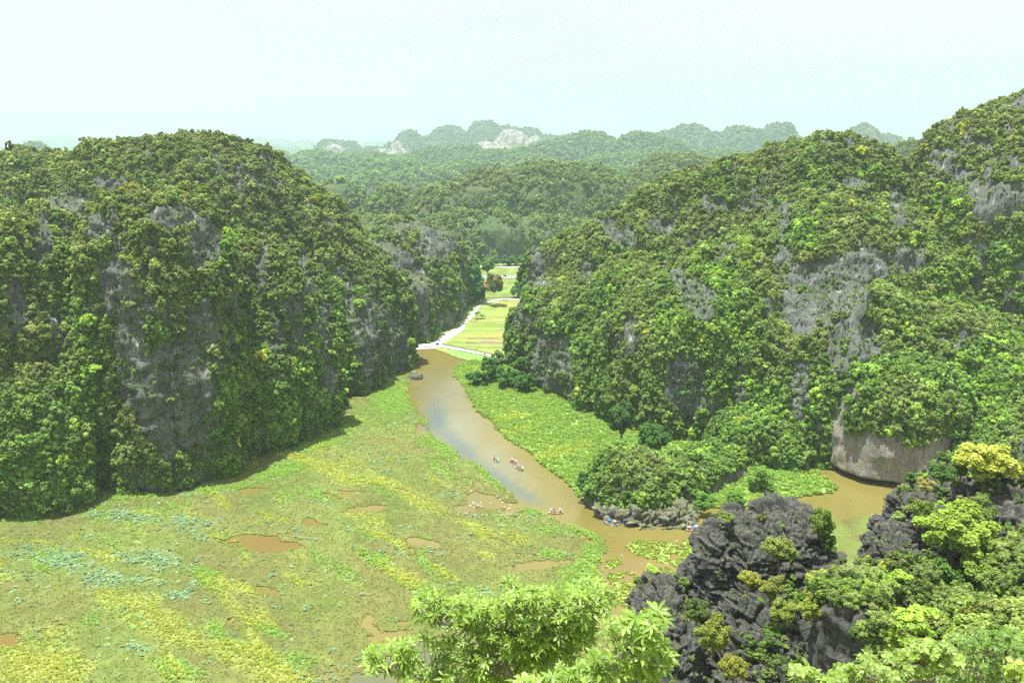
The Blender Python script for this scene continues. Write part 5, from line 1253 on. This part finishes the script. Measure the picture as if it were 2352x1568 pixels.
# C: purple umbrella
e, at, rz = boat('dark green boat with a purple umbrella, nearest of the three boats', (2063.3, 1867.4), (2090.7, 1882), HULLG, WHITE, GREEN)
person('person in white under the purple umbrella of the green boat', at(-1.3), rz, WHITE, NAVY); umbrella('violet umbrella in the green boat', at(-.9, .1, .5), PURPLE, .56)
person('person in an orange life vest in the middle of the green boat', at(-.3, -.1), rz, ORANGE, RED, vest=ORANGE)
person('second person in orange next to the rower in the green boat', at(.4, .1), rz, ORANGE, DARKC, vest=ORANGE)
person('rower in dark clothes at the near end of the green boat', at(1.5), rz + math.pi, DARKC, DARKC, True, True); umbrella('grey umbrella tilted over the rower of the green boat', at(1.3, .15, .4), GREYB, .5, (.45, .3))
oar('red brown oar on the near side of the green boat', at(.9, -.35, .5), -1.9, rz); oar('oar on the far side of the green boat', at(1.3, .35, .5), .6, rz)
# D
e, at, rz = boat('orange and white boat side on in the middle of the river with two teal umbrellas', (2196, 2052), (2250.4, 2051), HULLO, WHITE, WHITE)
person('person in yellow and white under the left teal umbrella of the side on boat', at(-1.3), rz, cmat('yellow_cloth', (.75, .6, .1)), WHITE); umbrella('teal umbrella at the left end of the side on boat', at(-1.45, .1, .55), TEAL, .5)
person('person in blue under the black umbrella of the side on boat', at(-.5), rz, GREYB, NAVY); umbrella('black umbrella in the middle of the side on boat', at(-.55, .05, .45), NAVY, .5)
person('rower in dark clothes under the right teal umbrella of the side on boat', at(1.5), rz + math.pi, DARKC, DARKC, True, True); umbrella('teal umbrella over the rower of the side on boat', at(1.4, 0, .6), TEAL, .52)
oar('oar trailing beside the rower of the side on boat', at(1.0, -.35, .45), -.5, rz)
# E
e, at, rz = boat('green and white boat with a blue umbrella beside the rocky knoll', (2421, 2088), (2472, 2102), HULLG, WHITE, GREEN)
person('person in red under the blue umbrella by the knoll', at(-1.1), rz, RED, NAVY); person('person in white beside the one in red by the knoll', at(-.4, .1), rz, WHITE, NAVY); umbrella('blue umbrella in the boat beside the knoll', at(-.8, 0, .5), BLUE, .62)
person('rower in dark clothes under the peach umbrella by the knoll', at(1.2), rz + math.pi, DARKC, DARKC, True, True); umbrella('peach umbrella in the boat beside the knoll', at(1.1, 0, .5), PEACH, .5)
oar('white oar on the near side of the boat by the knoll', at(.7, -.35, .5), -1.7, rz)
# F
e, at, rz = boat('orange and white boat heading for the dark outcrop with a blue umbrella', (2746, 2121), (2800, 2118.5), HULLO, WHITE, GREEN)
person('rower under the cream umbrella of the boat nearest the outcrop', at(-1.4), rz, cmat('brown_cloth', (.22, .10, .07)), GREEN, True, True, hat=cmat('straw', (.65, .55, .34))); umbrella('cream umbrella over the rower nearest the outcrop', at(-1.35, .1, .5), PEACH, .55)
person('person in white under the blue umbrella of the boat nearest the outcrop', at(-.1), rz, WHITE, NAVY); umbrella('blue umbrella in the boat nearest the outcrop', at(.15, .1, .5), BLUE, .58, (.2, -.2))
person('person in navy under the pink umbrella of the boat nearest the outcrop', at(.8), rz, NAVY, DARKC); umbrella('pale pink umbrella in the boat nearest the outcrop', at(.95, .2, .55), PINK, .52)
oar('pale oar on the near side of the boat nearest the outcrop', at(-.9, -.4, .5), -1.9, rz); oar('pale oar behind the rower nearest the outcrop', at(-1.5, .3, .55), 2.8, rz)

# walkers, egrets
def walker(label, px, py, rz, sh, tr): person(label, G(px, py, .68), rz, sh, tr, False)
walker('walker in a red shirt on the far end of the concrete path', 1155.4, 687.6, 1.3, RED, DARKC); walker('walker in pink beside the one in red on the far path', 1157.2, 687.2, 1.5, PINK, NAVY)
walker('walker in pale blue on the shaded part of the path', 1137, 689.6, 1.2, GREYB, NAVY)
eg = skin_mesh('egret_body', [(0, 0, .42, .10, .09), (-.16, 0, .40, .07, .06), (-.30, 0, .36, .025), (.12, 0, .47, .06), (.17, 0, .60, .025), (.12, 0, .72, .022), (.17, 0, .80, .032), (.24, 0, .79, .012), (.33, 0, .77, .006)],
               [(0, 1), (1, 2), (0, 3), (3, 4), (4, 5), (5, 6), (6, 7), (7, 8)], None)
eg.materials.append(cmat('white_feathers', (.85, .85, .83)))
egl = MB().tube([(.02, .04, .40), (.0, .04, .2), (.02, .04, 0)], .010, 5)
legm = mesh_np('egret_leg', egl.v, egl.f, cmat('dark_leg', (.05, .05, .04)))
for i, (x, y) in enumerate([(615, 215), (608, 250), (685, 245), (668, 268), (820, 240), (790, 300), (745, 305), (540, 315), (573, 340), (650, 355), (835, 335), (1070, 125), (1245, 75), (1085, 245), (1430, 125), (1350, 150), (1405, 230), (1500, 45), (1522, 90), (1625, 290), (1462, 380),
                            (1580, 395), (1612, 378), (1540, 522), (1548, 560), (1395, 562), (1455, 588), (1640, 542), (1900, 575), (1855, 660), (885, 552), (990, 565), (595, 568), (445, 520), (212, 545)]):
    p = G((1800 + x * .1488) * .5742, (1980 + y * .1488) * .5742, .12)
    e = empty('egret', p, (i * 2.1) % 6.28); tag(e, 'white egret standing in the shallow flooded patch of the marsh', 'egret', 'egrets in the marsh'); e.scale = (1.15,) * 3 if i != 20 else (1.7,) * 3
    put('body', eg, e)
    for s in (0, -.08): put('leg', legm, e, (0, s, 0))

# boulder by the left cliff
b0 = dome(954, 846, 418, 4.2, 3.2, n=2.6, m=2.2, res=.3, a1=.5, a2=.6, a3=.25, seed=61, z0=-.5, ztop=3.4, blocky=.25)
o = struct('boulder', b0['V'] - b0['c'] * np.array((1, 1, 0)), b0['F'], M_ROCK_ISLE); o.location = (float(b0['c'][0]), float(b0['c'][1]) - 5, 0)
del o['kind']; tag(o, 'grey boulder standing in the water by the left cliff', 'boulder')
tree('bush', 'tiny bush sprouting behind the grey boulder in the water', 947, 842, 417, 1.3, (.13, .25, .06), 'bush', h=1.0, k=1)

# dark sign boards
def board(name, label, px, py, z, w, h, ph, mat, rz=0, hz=0.0):
    p = G(px, py, z) if hz == 0 else AT(px, py, hz)
    e = empty(name, p, rz); tag(e, label, 'sign')
    m = MB()
    for s in (-1, 1): m.tube([(s * w * .4, 0, -.4), (s * w * .4, 0, ph + h * .8)], .05, 6)
    m.build('posts', cmat('dark_wood', (.10, .08, .06)), e)
    MB().box((0, -.07, ph + h / 2), (w, .06, h)).build('panel', mat, e)
    m = MB(); m.box((0, -.11, ph + h - .03), (w, .02, .06)); m.box((0, -.11, ph + .03), (w, .02, .06)); m.build('frame', cmat('dark_wood', (.10, .08, .06)), e)
M_SLATE = cmat('slate_panel', (.06, .075, .085))
board('sign_board', 'dark slanted board on a post at the rocky edge of the knoll', 1407, 1166, 0, 2.0, 1.3, 2.2, M_SLATE, .35, 250)
board('sign_board', 'black board at the junction of the two pale paths', 1004.6, 795.2, .6, 2.1, 1.1, .8, M_SLATE, .1)
board('sign_board', 'small dark board by the end of the narrow path', 1113, 816.5, .6, 1.0, .7, .5, M_SLATE, .2)

# landing: wooden frame, cool box, blue sheet
p = G(967, 789, .6); e = empty('wooden_shelter', p, .05); tag(e, 'small wooden frame shelter against the cliff at the landing', 'shelter')
for sx in (-1.1, 1.1):
    for sy in (-.5, .5): MB().tube([(sx, sy, 0), (sx, sy, 2.0)], .06, 6).build('post', cmat('brown_wood', (.25, .17, .10)), e)
MB().box((0, 0, 2.05), (2.9, 1.5, .10)).build('roof', cmat('brown_wood', (.25, .17, .10)), e)
MB().box((0, 0, .5), (2.2, .5, .06)).build('bench', cmat('brown_wood', (.25, .17, .10)), e)
p = G(942, 791.5, .62); e = empty('table', p, 0); tag(e, 'low white table standing at the left end of the landing', 'table')
MB().box((0, 0, .8), (2.0, 1.0, .08)).build('tabletop', WHITE, e)
for sx in (-.9, .9):
    for sy in (-.4, .4): MB().box((sx, sy, .38), (.07, .07, .76)).build('leg', cmat('pale_wood', (.55, .47, .34)), e)
m = MB(); m.box((0, 0, .22), (3.4, 1.3, .44), 0, .6); o = m.build('tarpaulin', cmat('blue_sheet', (.05, .13, .35))); o.location = [float(v) for v in G(954.5, 790.5, .62)]; tag(o, 'dark blue covered heap at the cliff foot on the landing', 'tarpaulin')

# car, poles, posts on the far road
p = G(1160, 635.8, .64); car = empty('car', p, math.pi); tag(car, 'dark teal car driving left on the far valley road', 'car')
m = MB(); prof = [(-2.15, .35), (-2.2, .75), (-1.95, .92), (-1.25, .98), (-.75, 1.42), (.55, 1.45), (1.15, 1.0), (2.0, .85), (2.2, .6), (2.15, .32)]
V = [(x, s * (.86 if z < 1.1 else .66), z) for s in (-1, 1) for x, z in prof]; n = len(prof)
m.add(V, [tuple(range(n)), tuple(range(2 * n - 1, n - 1, -1))] + [(i, i + n, (i + 1) % n + n, (i + 1) % n) for i in range(n)])
m.build('body', cmat('dark_teal_paint', (.02, .07, .08), .25), car)
for s in (-1, 1): MB().box((-.12, s * .80, 1.18), (1.5, .03, .28), 0, .9).build('window', cmat('dark_glass', (.03, .04, .05), .1), car)
MB().add([(1.13, -.6, 1.03), (1.13, .6, 1.03), (.62, .55, 1.42), (.62, -.55, 1.42)], [(0, 1, 2, 3)]).build('windscreen', cmat('dark_glass', (.03, .04, .05), .1), car).location = (.03, 0, .02)
for x in (-1.4, 1.4):
    for s in (-1, 1):
        w_ = empty('wheel', (x, s * .82, .33)); w_.parent = car
        m = MB(); m.tube([(0, -.1, 0), (0, .1, 0)], .33, 16); m.build('tyre', cmat('rubber', (.02, .02, .02)), w_)
        m = MB(); m.tube([(0, -.115, 0), (0, .115, 0)], .2, 12); m.build('rim', cmat('grey_metal', (.35, .35, .36)), w_)
for s in (-1, 1): MB().box((2.14, s * .6, .68), (.1, .32, .14)).build('headlight', WHITE, car)
p = G(1173, 632.4, .6); e = empty('utility_pole', p); tag(e, 'thin white pole beside the far valley road', 'pole')
MB().tube([(0, 0, -.3), (0, 0, 6.2)], [.14, .09], 8).build('pole', WHITE, e)
MB().tube([(0, 0, 3.0), (0, 0, 3.5)], [.16, .16], 8).build('band', RED, e)
for px, lb in ((1140, 'white marker post left of the car on the far road'), (1164.5, 'white marker post between the car and the thin pole'), (1187, 'white marker post right of the thin pole')):
    p = G(px, 632, .6); m = MB(); m.box((0, 0, .5), (.28, .28, 1.0), 0, .8); m.box((0, 0, 1.03), (.2, .2, .06)); o = m.build('marker_post', WHITE); o.location = [float(v) for v in p]; tag(o, lb, 'marker post', 'marker posts along the far road')

# houses seen through the gap between the hills
def house(label, px, py, Y, w, d, h, rz, roofc, wallc):
    p = AT(px, py, Y); e = empty('house', p, rz); tag(e, label, 'house')
    MB().box((0, 0, h / 2 - 4), (w, d, h + 8)).build('wall', wallc, e)
    m = MB(); o_ = .6; V = [(-w / 2 - o_, -d / 2 - o_, h), (w / 2 + o_, -d / 2 - o_, h), (w / 2 + o_, d / 2 + o_, h), (-w / 2 - o_, d / 2 + o_, h), (-w / 2 + 1.5, 0, h + d * .32), (w / 2 - 1.5, 0, h + d * .32)]
    m.add(V, [(0, 1, 5, 4), (1, 2, 5), (2, 3, 4, 5), (3, 0, 4), (3, 2, 1, 0)]); m.build('roof', roofc, e)
    for x in (-.3, 0, .3): MB().box((x * w, -d / 2 - .03, h * .55), (1.2, .1, 1.3)).build('window', cmat('dark_glass', (.03, .04, .05), .1), e)
M_TILE = simple('red_roof_tiles', (.62, .20, .13), .8, .2, .2, 3); M_WALLW = simple('white_plaster', (.72, .70, .66), .8, .2)
house('house with a long red tiled roof in the gap beyond the left hill', 838, 472, 1500, 22, 12, 4.5, .15, M_TILE, M_WALLW)
house('small white roofed house in front of the red roofed one', 833, 479, 1440, 9, 7, 2.6, .1, WHITE, simple('pink_plaster', (.70, .34, .24), .8, .2))
house('low pale building on the small hill at the far left', 20, 341, 2700, 34, 14, 5, .05, WHITE, M_WALLW)

# floating barrier and bamboo poles in the shallows
k = .5742
def SP(x, y, z=.03): return G((2400 + x * .1913) * k, (2050 + y * .1913) * k, z)
pts = [SP(*q) for q in ((460, 900), (462, 870), (480, 835), (520, 770), (575, 705), (660, 622), (705, 590), (760, 567), (850, 562), (1000, 570), (1150, 578), (1300, 585), (1450, 583), (1560, 580), (1700, 578), (1880, 574))]
e = empty('floating_barrier', pts[0]); tag(e, 'long thin floating net line curving round the weed in the shallows', 'barrier')
rel = [tuple(q - pts[0]) for q in pts]
MB().tube(rel, .035, 5).build('rope', cmat('dark_rope', (.10, .10, .085)), e)
MB().tube(rel[0:2], .11, 6).build('float', cmat('pale_bamboo', (.55, .55, .46)), e); MB().tube(rel[4:6], .10, 6).build('float', cmat('pale_bamboo', (.55, .55, .46)), e); MB().tube(rel[13:14] + [tuple(SP(1640, 580) - pts[0])], .08, 6).build('float', cmat('pale_bamboo', (.55, .55, .46)), e)
a, b = SP(1880, 572), SP(2070, 552); m = MB(); m.tube([(0, 0, 0), tuple((b - a) * .5), tuple(b - a)], [.10, .09, .07], 6); o = m.build('bamboo_pole', cmat('peeled_bamboo', (.58, .44, .34))); o.location = [float(v) for v in a]; tag(o, 'peeled bamboo pole floating beside the dark outcrop', 'pole')
pts = [G(px, py, .03) for px, py in ((1376, 1225), (1392, 1229), (1408, 1238), (1416, 1246))]
m = MB(); m.tube([tuple(q - pts[0]) for q in pts], .04, 5); o = m.build('net_line', cmat('dark_rope', (.10, .10, .085))); o.location = [float(v) for v in pts[0]]; tag(o, 'short dark net line at the tip of the marsh', 'net line')
a, b = G(2000, 1181, .05), G(2052, 1184, .05); m = MB(); m.tube([(0, 0, 0), tuple((b - a) * .5 + np.array((0, .5, 0))), tuple(b - a)], [.09, .09, .07], 6); o = m.build('bamboo_pole', cmat('pale_bamboo', (.55, .55, .46))); o.location = [float(v) for v in a]; tag(o, 'pale bamboo pole floating at the mouth of the cave pool', 'pole')


# ------------------------------------------------------------------ haze
hz = NT('haze')
pv = hz.n('ShaderNodeVolumePrincipled'); pv.inputs['Color'].default_value = (.68, .86, .95, 1); pv.inputs['Density'].default_value = 1.5e-4
pv.inputs['Density Attribute'].default_value = ''; pv.inputs['Anisotropy'].default_value = .35
hz.t.links.new(pv.outputs[0], hz.out.inputs['Volume'])
hb = MB().box((0, 8100, 298), (29000, 18000, 604)); ho_ = hb.build('haze', hz.m); ho_['kind'] = 'stuff'; ho_['label'] = 'thin pale haze over the whole valley'; ho_['category'] = 'haze'
